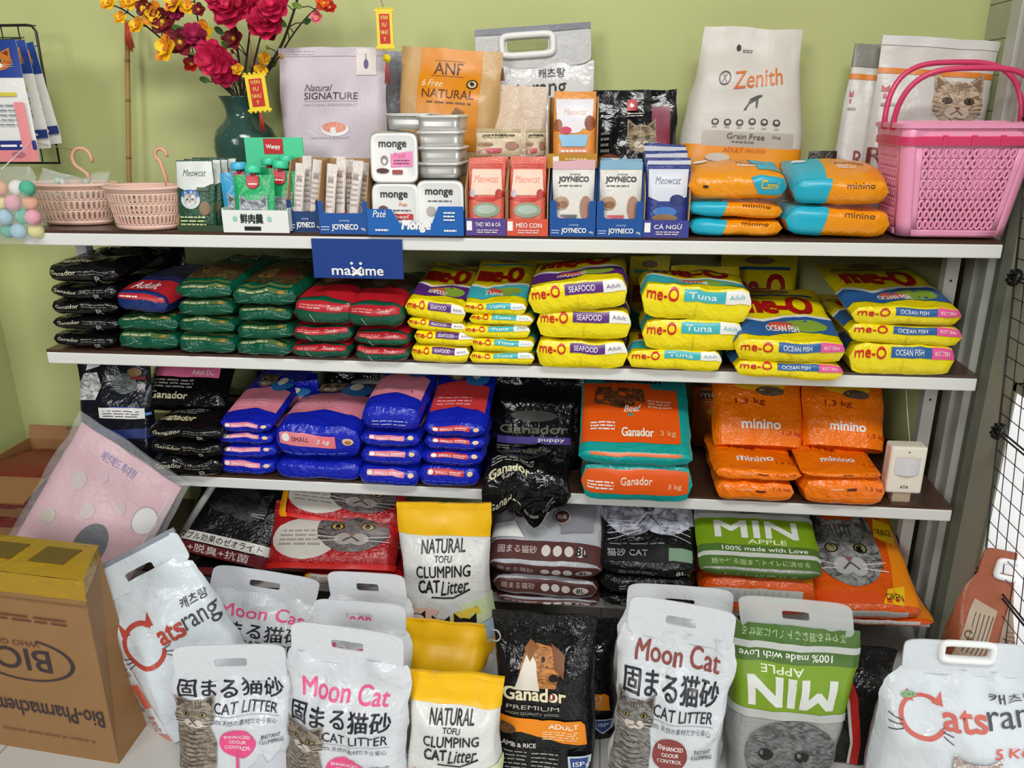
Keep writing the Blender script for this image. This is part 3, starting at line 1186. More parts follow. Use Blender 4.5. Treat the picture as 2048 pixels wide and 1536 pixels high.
def dark_cat():
    def front(c):
        c.poly([(0, 0), (1, 0), (1, .14), (0, .1)], ink('#1a2f6a'))
        c.poly([(.04, .5), (.3, .52), (.36, .7), (.28, .88), (.1, .86), (.02, .7)], fur('#d5d5d2', 60))
        c.poly([(.12, .9), (.3, .96), (.34, 1), (.14, 1)], ink('#e5eceb'))
        c.cat(.66, .74, .16, .14, fur('#5c6a6c', 60), ink('#22282a'), ink('#8b8450'))
        c.rect(.36, .32, .98, .36, ink('#5c8fbe'))
        c.rect(.5, .42, .9, .44, ink('#3e4fa0'))
        c.ell(.8, .9, .1, .06, ink('#7a5a2a'), 12)
        c.rect(.74, .8, .94, .84, ink('#7a1420'))
    return dict(base=film('#11131c', .2, .28, 10), front=front)


def sticker(o, g, W, H, T):
    mb = MB()
    fr, us, vs = g
    C_ = Canvas(mb, us, vs, fr)
    C_.n = 64
    C_.rect(.36, .46, .93, .57, ink('#e9e7e4', .5))
    C_.lines(.42, .475, .88, .555, 3, K_, 5, .3)
    mb.build('label', o)['label'] = 'white paper sticker'


stand('pet_food_bag', at_v(dark_cat(), .25), 162, 306, 728, .07, z3, 'dark navy cat food bag with white sticker at the left end of the third board', lean=8, T=.07, kids=sticker)
pile('pet_food_bag', BLK, z3, [(300, 440), (296, 446), (292, 446)], [912, 880, 850], .30, 'glossy black food bag', 'the stack below the pink-striped bag', 'black bags on the third board', -.02, {0: dict(yaw=6)})
stand('pet_food_bag', at_v(BLK_PINK, .0, .92), 290, 452, 742, .10, P(370, 852, .03).z + .016, 'black food bag with pink stripe leaning on top of the black stack', lean=42, T=.05, H=.235, wr=.005)
GB = 'blue food bag with pink band'
pile('pet_food_bag', BD, z3, [(432, 552), (434, 552), (432, 548), (436, 546)], [914, 888, 862, 838], .28, GB, 'the leftmost blue stack', 'royal blue bags', .01, {3: dict(pitch=9)})
pile('pet_food_bag', BD, z3, [(548, 722), (548, 722)], [918, 842], .30, GB, 'the wide blue stack', 'royal blue bags', -.005,
     {1: dict(d=BD_LABEL, label='large royal blue food bag with pink label on its front', pitch=6), 0: dict(d=dict(BD, cap=None), label='royal blue food bag lying under the large pink-labelled one')})
stand('pet_food_bag', BD, 506, 640, 764, .16, P(575, 848, .1).z, 'royal blue food bag with dog pictures tilted on top of the blue stacks', lean=24, roll=-6, T=.05, wr=.005)
pile('pet_food_bag', BD, z3, [(715, 840), (720, 842), (720, 840), (722, 842)], [930, 893, 862, 808], .29, GB, 'the third blue stack', 'royal blue bags', -.02, {3: dict(pitch=8, d=dict(BD, cap=lambda c: c.lines(.2, .3, .8, .6, 2, ink('#c6d0f0'), 9, .25)))})
pile('pet_food_bag', BD_RED, z3, [(836, 958), (842, 968), (846, 970), (846, 972)], [929, 899, 870, 842], .29, 'blue food bag with red band', 'the red-topped blue stack', 'royal blue bags', -.01, {3: dict(pitch=16)})
stand('pet_food_bag', BD_RED, 520, 640, 745, .31, z3, 'royal blue food bag standing at the back behind the blue stacks', lean=4, T=.05)
stand('pet_food_bag', BLK, 655, 840, 748, .31, z3, 'black food bag standing at the back behind the blue stacks', lean=4, T=.05)
stand('pet_food_bag', at_v(BLK_PUR, .05, .7), 975, 1166, 752, .14, z3, 'tall black food bag with purple stripe standing behind the slumped black bag', lean=10, T=.09, shape='block', yref=860)
# slumped black bag that hangs over the rail
sl = lying('pet_food_bag', dict(BLK, wr=.012, bulge=.03, nu=22), P(1050, 950, -.03).x, -.075, z3 + .003, .195, .22, .07, 'crumpled black food bag slumped over the edge of the third board', shape='pillow')
for ob in [sl] + list(sl.children):
    for v in ob.data.vertices:
        t = max(0.0, .085 - v.co.y) / .085
        v.co.z -= t * t * (.016 + .026 * (.5 - .5 * math.cos(v.co.x * 62 + 1.9))) + .01 * t
        v.co.y += .03 * t * t
stack('pet_food_bag', TO, z3, [(1160, 1388, 928, 'orange and teal food bag lying flat under its twin'), (1156, 1386, 897, 'orange and teal food bag tilted up on top of its twin', dict(d=TO_TOP, pitch=22, L=.27, dy=.0))],
      .30, 'pet food bag', 'orange and teal bags', -.035)
stand('pet_food_bag', MO, 1384, 1496, 776, .295, z3, 'dark orange food bag standing at the back beside the teal bag', lean=6, T=.06)
stand('pet_food_bag', MO, 1500, 1655, 772, .29, z3, 'orange food bag standing at the back between the two orange stacks', lean=6, T=.05)
stand('pet_food_bag', MO, 1640, 1745, 784, .31, z3, 'crumpled orange food bag standing behind the right orange stack', lean=10, T=.05, wr=.006)
pile('pet_food_bag', MO, z3, [(1432, 1592), (1428, 1604)], [960, 936], .24, 'bright orange food bag', 'the left orange stack', 'orange bags', -.015)
stand('pet_food_bag', MO, 1424, 1606, 806, .10, P(1510, 936, .0).z + .006, 'bright orange food bag leaning back on the left orange stack', lean=36, T=.06, wr=.005, H=.225)
pile('pet_food_bag', MO, z3, [(1606, 1780), (1604, 1766)], [955, 940], .24, 'bright orange food bag', 'the right orange stack', 'orange bags', -.015, {0: dict(yaw=3)})
stand('pet_food_bag', MO, 1602, 1768, 812, .10, P(1690, 940, .0).z + .006, 'bright orange food bag leaning back on the right orange stack', lean=36, roll=3, T=.06, wr=.005, H=.215)

# motion sensor on a small stand, with its thin wire
pa = P(1782, 890, .02); pb = P(1840, 980, .02)
sx, sw = (pa.x + pb.x) / 2, (pb.x - pa.x) / 2
al = empty('motion_sensor', (sx, .03, z3), 'small white motion sensor standing at the right end of the third board', 'sensor')
IV = mat('#ece4d4', 0.4)
b = MB(); b.box(-sw, sw, -.018, .02, .022, pa.z - z3, IV); b.build('housing', al, bevel=.005)
b = MB()
rows = []
for zz in (0, 1):
    rows.append([(-sw * .68 + sw * 1.36 * k / 8, -.019 - .007 * math.sin(math.pi * k / 8), (.022 + (pa.z - z3 - .022) * (.42 + .36 * zz))) for k in range(9)])
b.grid(rows, mat('#d9d8da', 0.2)); b.build('lens', al)
b = MB(); b.box(-sw * .5, sw * .5, -.012, .02, 0, .022, mat('#b9a58c', 0.5)); b.build('foot', al)
b = MB()
for t, u in (('ATA', 0),):
    vs_, ts_ = text_tris(t, .03)
    q0 = len(b.v)
    b.v += [(-.009 + x * .018, -.0186, .034 + y * .007) for x, y in vs_]
    for f in ts_: b.face([q0 + i for i in f], ink('#5a524a'))
b.build('lettering', al)
b = MB(); b.ball((0, -.018, pa.z - z3 - .012), .002, ink('#3c3c3c'), 6); b.build('indicator', al)
b = MB(); b.tube([P(1812, 777, .06), P(1815, 830, .055), P(1820, 889, .045)], .0011, mat('#c9bfa8', 0.5), 6)
tag(b.build('sensor_wire'), 'thin pale wire running up from the motion sensor to the second board', 'wire')

# ================================================================== BOTTOM BOARD
z4 = ZS[3]
stand('cat_litter_bag', JP, 368, 556, 978, .0, P(455, 1122, .0).z, 'black litter bag with white and maroon Japanese bands', 'cat litter bag', lean=42, roll=9, T=.07, H=.215, yref=1090)
lying('cat_litter_bag', dict(JP, front=None), P(450, 1150, -.02).x, -.02, z4 + .002, .20, .32, P(455, 1122, .0).z - z4 - .006, 'black litter bag lying under the Japanese-banded one', 'cat litter bag')
stand('cat_litter_bag', RL, 548, 800, 1030, -.02, P(672, 1142, -.02).z, 'red litter bag with tabby cat, second layer of the red pile', 'cat litter bag', 'red litter bags', lean=42, roll=-2, T=.07, H=.17, yref=1090)
stand('cat_litter_bag', dict(RL, front=lambda c: (RL['front'](c), c.poly([(0, .0), (.07, .0), (.04, .5), (0, .5)], ink('#f0a512')))), 572, 810, 968, .055, P(690, 1050, .055).z, 'red litter bag with orange corner on top of the red pile', 'cat litter bag', 'red litter bags', lean=38, roll=5, T=.05, H=.14, yref=1010)
lying('cat_litter_bag', RL, P(700, 1160, -.03).x, -.02, z4 + .002, .24, .33, P(672, 1142, -.02).z - z4 - .006, 'red litter bag at the bottom of the red pile', 'cat litter bag', 'red litter bags')
stack('cat_litter_bag', L8, z4, [(990, 1200, 1196, 'grey litter bag with maroon band at the bottom of its stack'), (984, 1196, 1148, 'grey litter bag with maroon band in the middle of its stack', dict(roll=1.5)),
      (976, 1206, 1104, 'grey litter bag with round maroon seals on top of its stack', dict(pitch=25, roll=1, L=.27))], .30, 'cat litter bag', 'grey litter bags', -.04)
stack('cat_litter_bag', ML, z4, [(1204, 1388, 1190, 'black litter bag at the bottom of the black stack'), (1200, 1388, 1146, 'crinkled black litter bag in the middle of the black stack', dict(d=dict(ML, wr=.008))),
      (1198, 1392, 1110, 'black litter bag printed with a pale cat face', dict(pitch=25, L=.26))], .30, 'cat litter bag', 'black litter bags', -.035)
stack('cat_litter_bag', MX, z4, [(1400, 1642, 1152, 'orange litter bag lying under the green one'), (1396, 1646, 1128, 'green and grey litter bag lying tilted on the orange one', dict(d=MG, pitch=24, L=.28))], .30, 'cat litter bag', 'bright litter bags', -.045)
stack('cat_litter_bag', MX, z4, [(1640, 1872, 1234, 'orange litter bag at the bottom of the right-end stack'), (1632, 1846, 1196, 'orange litter bag printed with a large grey cat face', dict(pitch=19, L=.34))], .32, 'cat litter bag', 'bright litter bags', -.04)

# ================================================================== TOP BOARD: back row
z1 = ZS[0]


def d_signature():
    def front(c):
        c.text('Natural', .25, .56, .52, .63, ink('#5a5460'), .0, .35)
        c.text('SIGNATURE', .25, .475, .76, .545, ink('#4a4550'), .01)
        c.rect(.25, .455, .76, .459, ink('#9a929c'))
        c.text('NATURAL INGREDIENT', .25, .405, .76, .43, ink('#b3a4ae'))
        c.ell(.55, .17, .13, .07, ink('#efeaec'), 20)
        c.ell(.545, .19, .115, .055, ink('#e0876a'), 20, .25)
        for k in range(4):
            c.line(.47 + .04 * k, .165, .5 + .04 * k, .225, .006, ink('#f0b59c'), 1.2)
        c.text('SALMON & CARROT', .32, .075, .68, .095, ink('#9c92a0'))
        c.rect(.74, .72, .93, .985, ink('#e4d7d2'))
        c.ell(.835, .83, .025, .05, ink('#5d5880'), 12)
        c.line(.835, .87, .835, .94, .008, ink('#5d5880'))
        c.lines(.06, .92, .35, .98, 2, ink('#a49aa8'), 3, .25)
    return dict(base=film('#cbbdc6', .38, .12, 10), front=front)


stand('pet_food_bag', at_v(d_signature(), .43), 560, 770, 95, .235, z1, 'large pale lilac food bag with salmon picture standing beside the vase', lean=5, T=.08, seal=(.05, film('#c9bcc4', .35, .1)), yref=180)
stand('pet_food_bag', dict(base=film('#8f929c', .3, .2)), 700, 812, 104, .32, z1, 'plain grey food bag standing half hidden behind the lilac bag', lean=4, T=.05, yref=180)


def d_anf():
    def front(c):
        c.poly([(.2, 0), (.82, 0), (.80, 1), (.2, 1)], ink('#dd8a12', .34))
        c.text('ANF', .34, .74, .62, .86, ink('#5a2d12'), .02)
        c.rect(.32, .72, .64, .726, ink('#5a2d12'))
        c.rect(.34, .875, .64, .88, ink('#5a2d12'))
        c.text('6 Free', .24, .61, .44, .68, ink('#f0dcb8'), .01, .3)
        c.text('NATURAL', .25, .5, .76, .585, ink('#6a3a14'), .02)
        c.lines(.3, .44, .74, .48, 1, ink('#7a4a1c'), 3)
        c.ell(.73, .65, .055, .05, ink('#3b2c1c'), 18)
        c.ell(.73, .65, .04, .036, ink('#d9c7a2'), 16)
        c.ell(.73, .65, .022, .02, ink('#3b2c1c'), 12)
        c.poly([(.52, .18), (.62, .2), (.68, .38), (.6, .42), (.55, .34)], fur('#8a5a22', 80))
        c.lines(.26, .16, .48, .36, 5, ink('#9a5a14'), 8, .3)
    return dict(base=film('#c9a06a', .36, .15, 12), front=front)


stand('pet_food_bag', at_v(d_anf(), .42), 800, 1002, 98, .215, z1, 'orange and tan food bag with gold side panels behind the pet food tins', lean=7, roll=4, T=.08, shape='block', yref=170)


def d_catsrang(txt='#c2574a', grey='#4a4a4a', base='#eef1f3', cu=.30, cv=.46, r=.19, small=True, ta=None, tr=None):
    ta, tr = ta or r * 1.2, tr or r * 1.45

    def front(c):
        T_ = ink(txt)
        c.ring(cu, cv, r, r * .80, r * .20, T_, 28, 40, 330)
        for a, sg in ((125, -1), (48, 1)):
            x, y = cu + r * .93 * math.cos(R(a)), cv + r * .80 * .93 * math.sin(R(a))
            c.poly([(x - r * .22, y - .01), (x + r * .22, y - .02), (x + sg * r * .16, y + r * .36)], T_)
        for k in (-1, 0, 1):
            c.line(cu - r * .85, cv - r * .3 + k * .02, cu - r * 1.4, cv - r * .3 + k * .045, .006, ink(grey))
            c.line(cu + r * .75, cv - r * .45 + k * .02, cu + r * 1.15, cv - r * .55 + k * .045, .006, ink(grey))
        c.text('ats', cu + r * .8, cv - .05, cu + r * .8 + ta, cv + .05, T_, .035)
        c.text('rang', cu + r * .85 + ta, cv - .075, cu + r * .85 + ta + tr, cv + .045, ink(grey), 0)
        c.text('캐츠랑', cu + r * 1.1 + ta, cv + .085, cu + r * 1.1 + ta + tr * .8, cv + .145, ink(grey), .012)
        if small:
            c.text('5 KG', cu + r * 1.1 + ta, cv - .19, cu + r * 1.1 + ta + tr * .6, cv - .13, ink('#e0604c'), .02)
            c.ell(.16, .84, .05, .02, ink('#8fb48a'), 14)
            c.text('cat', .12, .83, .2, .85, ink('#4f8a5a'))
            c.cat(.56, cv - .32, .15, .1, fur('#e3d3cf', 60), ink('#b9a29c'), ink('#6a5a50'), None, True)
    return dict(base=film(base, .26, .35, 9), front=front)


def ring_handle(dark='#8d8f94', topm=None, hw=.23, slot=.115, white='#f3f4f4', up=.0):
    """flat film top with a moulded oval grip"""
    def k(o, g, W, H, T):
        hx = W * hw
        pts = rrect(W * .37, .032, .2, 32, 0, .026)
        hole = rrect(W * slot, .010, .2, 32, 0, .022 + up)
        hd = plate(o, pts, hole, topm or film('#d9dfe4', .3, .2), H - .004, 0, 'handle', .0, .004)
        mb = MB()
        ring = [(x, -.0045, H - .004 + z) for x, z in rrect(W * (slot + hw) * .5, .0165, .2, 32, 0, .022 + up)]
        mb.tube(ring, .0062, mat(white, .35), 8, True)
        mb.build('grip_ring', hd)
    return k


def wide_top(o, g, W, H, T):
    n = 32
    up = .085
    hd = plate(o, [(x, z) for x, z in rrect(W * .475, up * .5, .2, n, 0, up * .5 - .004)], rrect(W * .17, .0125, .2, n, -.012, up * .52), film('#c4c3c2', .3, .15), H - .004, 0, 'handle', .15, .004)
    mb = MB()
    mb.tube([(x, -.006, H - .004 + z) for x, z in rrect(W * .21, .021, .2, n, -.012, up * .52)], .0075, mat('#ecebe9', .35), 8, True)
    mb.build('grip_ring', hd)
    mb = MB()
    mb.box(-W * .475, W * .475, -.006, .005, H + up - .019, H + up - .006, film('#7f8188', .3, .1))
    mb.build('top_seal', o)


stand('pet_food_bag', d_catsrang('#7a4a3c', '#4a443e', '#d5d3d2', cu=.10, cv=.82, small=False), 950, 1190, 128, .27, z1, 'tall silver cat litter bag with moulded grip leaning against the green wall', lean=6, roll=-3, T=.1,
      shape='block', yref=200, kids=wide_top, wr=.004)


def d_blackcat():
    def front(c):
        c.rect(.70, .05, .92, .8, ink('#7d1f3a'))
        c.cat(.58, .40, .18, .17, fur('#a08a6c', 60), ink('#4a3a28'), ink('#7a7a4a'), ink('#d6c8b0'))
        c.rect(.4, .74, .52, .88, ink('#c22a30'))
        c.ell(.46, .81, .03, .03, W_, 10)
        c.lines(.4, .66, .6, .72, 2, ink('#c9c2b8'), 3)
        c.ell(.2, .12, .14, .1, fur('#8a4a2c', 80), 16)
        c.lines(.1, .22, .2, .5, 4, ink('#8d8a84'), 4)
    return dict(base=film('#0f0f11', .18, .32, 9), front=front)


stand('pet_food_bag', at_v(d_blackcat(), .38), 1188, 1352, 180, .20, z1, 'black food bag with tabby cat photo standing behind the blue cartons', lean=9, T=.08, yref=240, wr=.006)


def d_zenith():
    O = ink('#e08a2c')

    def front(c):
        c.rect(0, 0, 1, .17, ink('#ee9412'))
        c.rect(.16, .16, .9, .27, ink('#b9aea2'))
        c.text('Zenith', .36, .56, .80, .68, ink('#d8763a'), .01, slope=.05)
        c.ring(.27, .635, .055, .05, .012, ink('#6a5a58'), 22)
        c.text('X', .25, .61, .29, .66, ink('#6a5a58'), .02)
        c.ell(.37, .855, .024, .024, ink('#2a2a2a'), 14)
        c.lines(.41, .82, .52, .85, 2, ink('#8a8a88'), 2)
        # running hound
        c.poly([(.50, .46), (.53, .47), (.58, .50), (.62, .52), (.62, .53), (.58, .525), (.52, .50)], ink('#3a3735'))
        c.poly([(.5, .46), (.47, .42), (.49, .42), (.52, .47)], ink('#3a3735'))
        c.poly([(.57, .5), (.57, .44), (.585, .44), (.59, .5)], ink('#3a3735'))
        for k in range(6):
            u = .25 + .1 * k
            c.ell(u, .33 + .012 * (k > 2), .03, .022, ink('#2c2926'), 16)
            c.ell(u, .33 + .012 * (k > 2), .018, .012, ink('#cfc8be'), 12)
            c.rect(u - .02, .293, u + .02, .298, ink('#8f8a84'))
        c.text('Grain Free', .36, .215, .66, .255, ink('#4a4440'), .005)
        c.text('3kg', .72, .225, .79, .25, ink('#4a4440'), .0)
        c.lines(.4, .19, .58, .205, 1, ink('#6a625c'), 4)
        c.text('ADULT', .34, .125, .5, .155, ink('#d9702c'), .015)
        c.text('SMALL BREED', .52, .127, .68, .152, ink('#d9702c'))
        c.ell(.3, .08, .1, .03, ink('#cfc3b4'), 16)
    return dict(base=film('#d2ccc4', .42, .12, 10), front=front)


stand('pet_food_bag', at_v(d_zenith(), .27), 1358, 1616, 56, .245, z1, 'tall grey paper-look food bag with orange base leaning on the green wall', lean=7, roll=3, T=.10, shape='taper', yref=230)


def d_ro(cat=True):
    def front(c):
        c.rect(0, .80, 1, .83, ink('#e08028'))
        c.poly([(.05, .70), (.12, .70), (.12, .74), (.085, .72), (.05, .74)], ink('#b03a3c'))
        c.rect(.07, .665, .1, .69, ink('#b03a3c'))
        c.text('Royal', .02 if cat else .3, .28, .5 if cat else 1.0, .40, ink('#8a3e34'), .01)
        if cat:
            c.cat(.70, .66, .22, .115, fur('#c2aa92', 60), ink('#8a715a'), ink('#5a4a30'), ink('#d8c8b6'))
        c.rect(.25, .13, .6, .2, ink('#8d8a88'))
        c.lines(.06, .62, .2, .65, 1, ink('#9a8d88'), 2)
    return dict(base=film('#d6d2ce', .35, .15, 12), front=front)


stand('pet_food_bag', d_ro(False), 1690, 1795, 88, .29, z1, 'grey food bag with orange stripe half hidden behind the white cat bag', lean=5, roll=5, T=.05, yref=200, seal=(.13, film('#85837c', .3, .1)))
stand('pet_food_bag', d_ro(True), 1752, 1986, 76, .24, z1, 'white food bag with orange stripe and beige cat behind the pink basket', lean=7, roll=4, T=.07, yref=150, seal=(.05, film('#dcdad8', .3, .1)))
stand('snack_pouch', dict(base=film('#2c2418', .3, .3), front=lambda c: (c.lines(.1, .2, .9, .8, 4, ink('#8a6c3a'), 4),)), 1612, 1668, 302, .22, z1, 'small dark brown pouch standing in the gap beside the tall grey bag', 'pouch', lean=10, T=.04)
stand('pet_food_bag', dict(base=film('#d8bfa8', .34, .25), front=lambda c: (c.poly([(.0, .0), (1, .0), (.8, .34), (.1, .3)], ink('#e6b596')),)), 985, 1092, 172, .19, z1, 'plain peach food bag leaning in front of the tall silver bag', lean=14, roll=3, T=.05, yref=220)

# orange and turquoise bags in two low stacks
stack('pet_food_bag', MY_L, z1, [(1378, 1568, 436, 'orange food bag with turquoise end, bottom of the stack under the tagged bag'), (1376, 1572, 402, 'orange food bag with turquoise end, middle of the stack under the tagged bag', dict(roll=2)),
                                 (1378, 1578, 344, 'orange food bag with turquoise tagged corner on the left low stack', dict(d=MY_TAG, pitch=13))], .145, 'pet food bag', 'orange and turquoise bags', .015)
stack('pet_food_bag', MY_L, z1, [(1570, 1784, 412, 'orange and dark turquoise food bag lying beside the pink basket', dict(roll=2)), (1586, 1780, 352, 'orange and turquoise food bag on top of the stack beside the pink basket', dict(pitch=12, yaw=-3))],
      .2, 'pet food bag', 'orange and turquoise bags', .015)

# ================================================================== TOP BOARD: cartons, pouches, tins
KRAFT = mat('#b08a60', 0.7, 'carton', bump=0.05, scale=90)


def carton(name, x0, x1, yb, Y, D, Hb, Hf, m_front, label, cat='carton', group=None, side=None, notch=None, art=None, zb=z1, ms=None):
    """open display carton: back, sides, low front (optional U-notch); x0..x1 in metres"""
    o = empty(name, ((x0 + x1) / 2, Y, zb), label, cat, group)
    W = (x1 - x0)
    t = .0025
    k = ms or KRAFT
    b = MB()
    b.box(-W / 2, W / 2, 0, D, 0, t, k)
    b.box(-W / 2, W / 2, D - t, D, 0, Hb, k)
    for s in (-1, 1):
        xa, xb = (s * W / 2 - t, s * W / 2) if s > 0 else (s * W / 2, s * W / 2 + t)
        pr = [(0.0, 0), (D, 0), (D, Hb), (D * .45, Hb * .98), (0.0, Hf if side is None else side)]
        b.poly([(xa, y, z) for y, z in pr], k); b.poly([(xb, y, z) for y, z in pr][::-1], k)
        for i in range(len(pr)):
            (y0, z0), (y1, z1_) = pr[i], pr[(i + 1) % len(pr)]
            b.poly([(xa, y0, z0), (xb, y0, z0), (xb, y1, z1_), (xa, y1, z1_)], k)
    b.build('body', o)
    f = MB()
    if notch:
        nw, nh, hs = notch     # side strip width, notch floor height, strip height
        pr = [(-W / 2, 0), (W / 2, 0), (W / 2, hs), (W / 2 - nw * .8, hs), (W / 2 - nw, hs - .004), (W / 2 - nw, nh + .004), (W / 2 - nw - .004, nh),
              (-W / 2 + nw + .004, nh), (-W / 2 + nw, nh + .004), (-W / 2 + nw, hs - .004), (-W / 2 + nw * .8, hs), (-W / 2, hs)]
    else:
        pr = [(-W / 2, 0), (W / 2, 0), (W / 2, Hf), (-W / 2, Hf)]
    tr = tessellate_polygon([[Vector((x, z, 0)) for x, z in pr]])
    n = len(pr)
    q0 = len(f.v)
    f.v += [(x, -.002, z) for x, z in pr] + [(x, .0005, z) for x, z in pr]
    for a in tr:
        f.face([q0 + i for i in a], m_front, True); f.face([q0 + n + i for i in a][::-1], m_front, True)
    for i in range(n):
        j = (i + 1) % n
        f.face((q0 + i, q0 + j, q0 + n + j, q0 + n + i), m_front, True)
    if art:
        hh = pr[2][1] if not notch else notch[1]
        us, vs = [0, 1], [0, 1]
        pts = [[Vector((-W / 2, -.002, 0)), Vector((W / 2, -.002, 0))], [Vector((-W / 2, -.002, hh)), Vector((W / 2, -.002, hh))]]
        art(Canvas(f, us, vs, pts))
    f.build('front_panel', o)
    return o


def pxw(x0, x1, py, Y):
    return P(x0, py, Y).x, P(x1, py, Y).x


def pouch(d, x, Y, zb, W, H, label, group=None, lean=6, T=.022, yaw=0, roll=0, name='pet_food_pouch', cat='pouch', seal=None):
    SEED[0] += 1
    m, _, g = bag_mesh(W, H, T, 'pouch', 10, 14, SEED[0], .0015, d.get('front'), None, d['base'], backm=d.get('back'))
    mx = Matrix.Rotation(R(yaw), 3, 'Z') @ Matrix.Rotation(R(-lean), 3, 'X') @ Matrix.Rotation(R(roll), 3, 'Y')
    o = m.build(name, None, (x, Y, zb), mx.to_euler())
    if seal:
        s = MB()
        fr, us, vs = g
        c = Canvas(s, us, vs, fr)
        c.rect(0, 1 - seal[0], 1, 1, seal[1])
        s.build('top_seal', o)
    return tag(o, label, cat, group)


# --- green pouches in a kraft carton
def d_greenpouch():
    def front(c):
        c.poly([(.02, .62), (.3, .55), (.7, .58), (.98, .66), (.98, .98), (.02, .98)], ink('#d9dcd6'))
        c.text('Meowcat', .2, .76, .82, .86, ink('#5a6a60'), .01, .3)
        c.ell(.4, .42, .26, .13, ink('#c9d2d8'), 18)
        c.ell(.4, .50, .24, .07, ink('#3a6ab0'), 16)
        c.cat(.40, .42, .16, .09, fur('#d8d4cc', 60), ink('#8f8a80'), ink('#4a7a4a'))
        c.ell(.78, .3, .14, .1, ink('#7a5a2c'), 16)
        c.rect(.6, .55, .9, .6, ink('#153c28'))
        c.lines(.12, .05, .8, .2, 3, ink('#c9cf9a'), 4)
    return dict(base=film('#1c4a30', .3, .2, 30), front=front)


GP = d_greenpouch()
xa, xb = pxw(352, 448, 470, .0)
carton('pouch_carton', xa, xb, 470, .012, .15, .105, .012, mat('#31492c', .5), 'brown cardboard carton holding green pouches beside the pale pink baskets', side=.02)
for i, (dx, lab_) in enumerate(((0, 'front one'), (.004, 'second one'), (.008, 'third one'), (.013, 'rearmost one'))):
    pouch(GP, (xa + xb) / 2 - .012 + dx, .02 + .028 * i, z1 + .003, .082, .142, 'dark green and white cat pouch, %s in the kraft carton' % lab_, 'green pouches', lean=8)


# --- mint pouches with spouts in a white carton
def d_mint(base, txt=True):
    def front(c):
        c.rect(0, 0, 1, .06, ink('#e8efe8'))
        c.cat(.5, .33, .36, .22, fur('#a9adb4', 60), ink('#54585e'), ink('#8fb0a8'), ink('#e8eaec'))
        c.ell(.5, .84, .15, .1, ink('#c2202c'), 18)
        c.rect(.35, .82, .65, .98, ink('#c2202c'))
        c.lines(.40, .80, .6, .86, 1, W_, 2)
    return dict(base=film(base, .25, .15, 30), front=front)


xa, xb = pxw(449, 580, 468, .0)
cx = (xa + xb) / 2


def mint_art(c):
    c.text('鲜肉羹', .28, .42, .62, .84, ink('#22302a'), .03)
    c.rect(.33, .1, .58, .28, ink('#1d1f1e'))
    for u in (.2, .72):
        c.ell(u, .62, .035, .12, ink('#9ad0bd'), 12)


mc = carton('pouch_carton', xa, xb, 468, .0, .13, .05, .046, mat('#e9ebe6', .45), 'low white carton holding mint cat pouches with screw caps', side=.05, art=mint_art, ms=mat('#d9e6de', .5))
for i, (dx, y, col_, capc, lab_, rl) in enumerate(((-.005, .012, '#22a866', '#3fd0a0', 'front mint cat pouch with screw cap in the white carton', 0), (-.038, .038, '#3fa3d0', '#49b9e0', 'blue cat pouch with screw cap behind the front mint one', -4),
                                                    (.032, .04, '#1f9a5c', '#3fd0a0', 'green cat pouch at the right of the white carton', 5), (.004, .066, '#21a060', '#3fd0a0', 'green cat pouch in the middle row of the white carton', 2),
                                                    (.03, .09, '#1f8f58', '#3fd0a0', 'green cat pouch at the back right of the white carton', 3))):
    H_ = .112 + .004 * i
    p = pouch(d_mint(col_), cx + dx, y, z1 + .004, .088, H_, lab_, 'capped cat pouches', lean=6, roll=rl)
    b = MB()
    b.lathe([(.0001, H_ - .004), (.0055, H_ - .004), (.0055, H_ + .004), (.0001, H_ + .004)], mat('#c42a30', .4), 12)
    sp = b.build('spout', p)
    b = MB()
    b.lathe([(.0001, H_ + .003), (.0155, H_ + .003), (.0165, H_ + .006), (.0165, H_ + .016), (.014, H_ + .019), (.009, H_ + .0195), (.0085, H_ + .016), (.0001, H_ + .016)], mat(capc, .35), 18)
    b.build('cap', p)
xh0, xh1 = pxw(490, 606, 300, .125)
hz0, hz1 = P(545, 335, .125).z, P(545, 275, .125).z
b = MB(); b.box(xh0 - cx, xh1 - cx, .126, .129, .045, hz1 - z1, mat('#4fd39c', .45)); hc = b.build('header_card', mc)
b = MB()
hw_ = (xh1 - xh0)
b.box(xh0 - cx + hw_ * .33, xh0 - cx + hw_ * .66, .1245, .126, hz1 - z1 - .034, hz1 - z1 - .002, mat('#c8242c', .4))
vs_, ts_ = text_tris('Wanpy', .03)
q0 = len(b.v)
b.v += [(xh0 - cx + hw_ * (.37 + .25 * x), .1238, hz1 - z1 - .026 + .012 * y) for x, y in vs_]
for f in ts_: b.face([q0 + i for i in f], W_)
b.build('logo_patch', hc)


# --- stick treats in blue cartons
def joy_front(c):
    c.text('JOYNECO', .26, .14, .80, .48, W_, .03)
    c.text('40g', .86, .16, .95, .32, W_, .01)
    c.lines(.04, .16, .22, .42, 2, ink('#b9c9e8'), 3)
    c.text('jumping', .42, .58, .64, .72, ink('#b9c9e8'), 0, .3)


def d_stick(red):
    def front(c):
        c.lines(.2, .35, .8, .85, 7, ink('#b9a8a0'), 5, .3)
        c.text('joy', .25, .72, .75, .8, ink('#8a6a60'), .01)
        c.poly([(0, .08), (1, .14), (1, .24), (0, .2)], ink(red))
        c.ell(.5, .12, .3, .05, ink('#6fa8c8'), 12)
    return dict(base=film('#e4d9d2', .25, .3, 40), front=front)


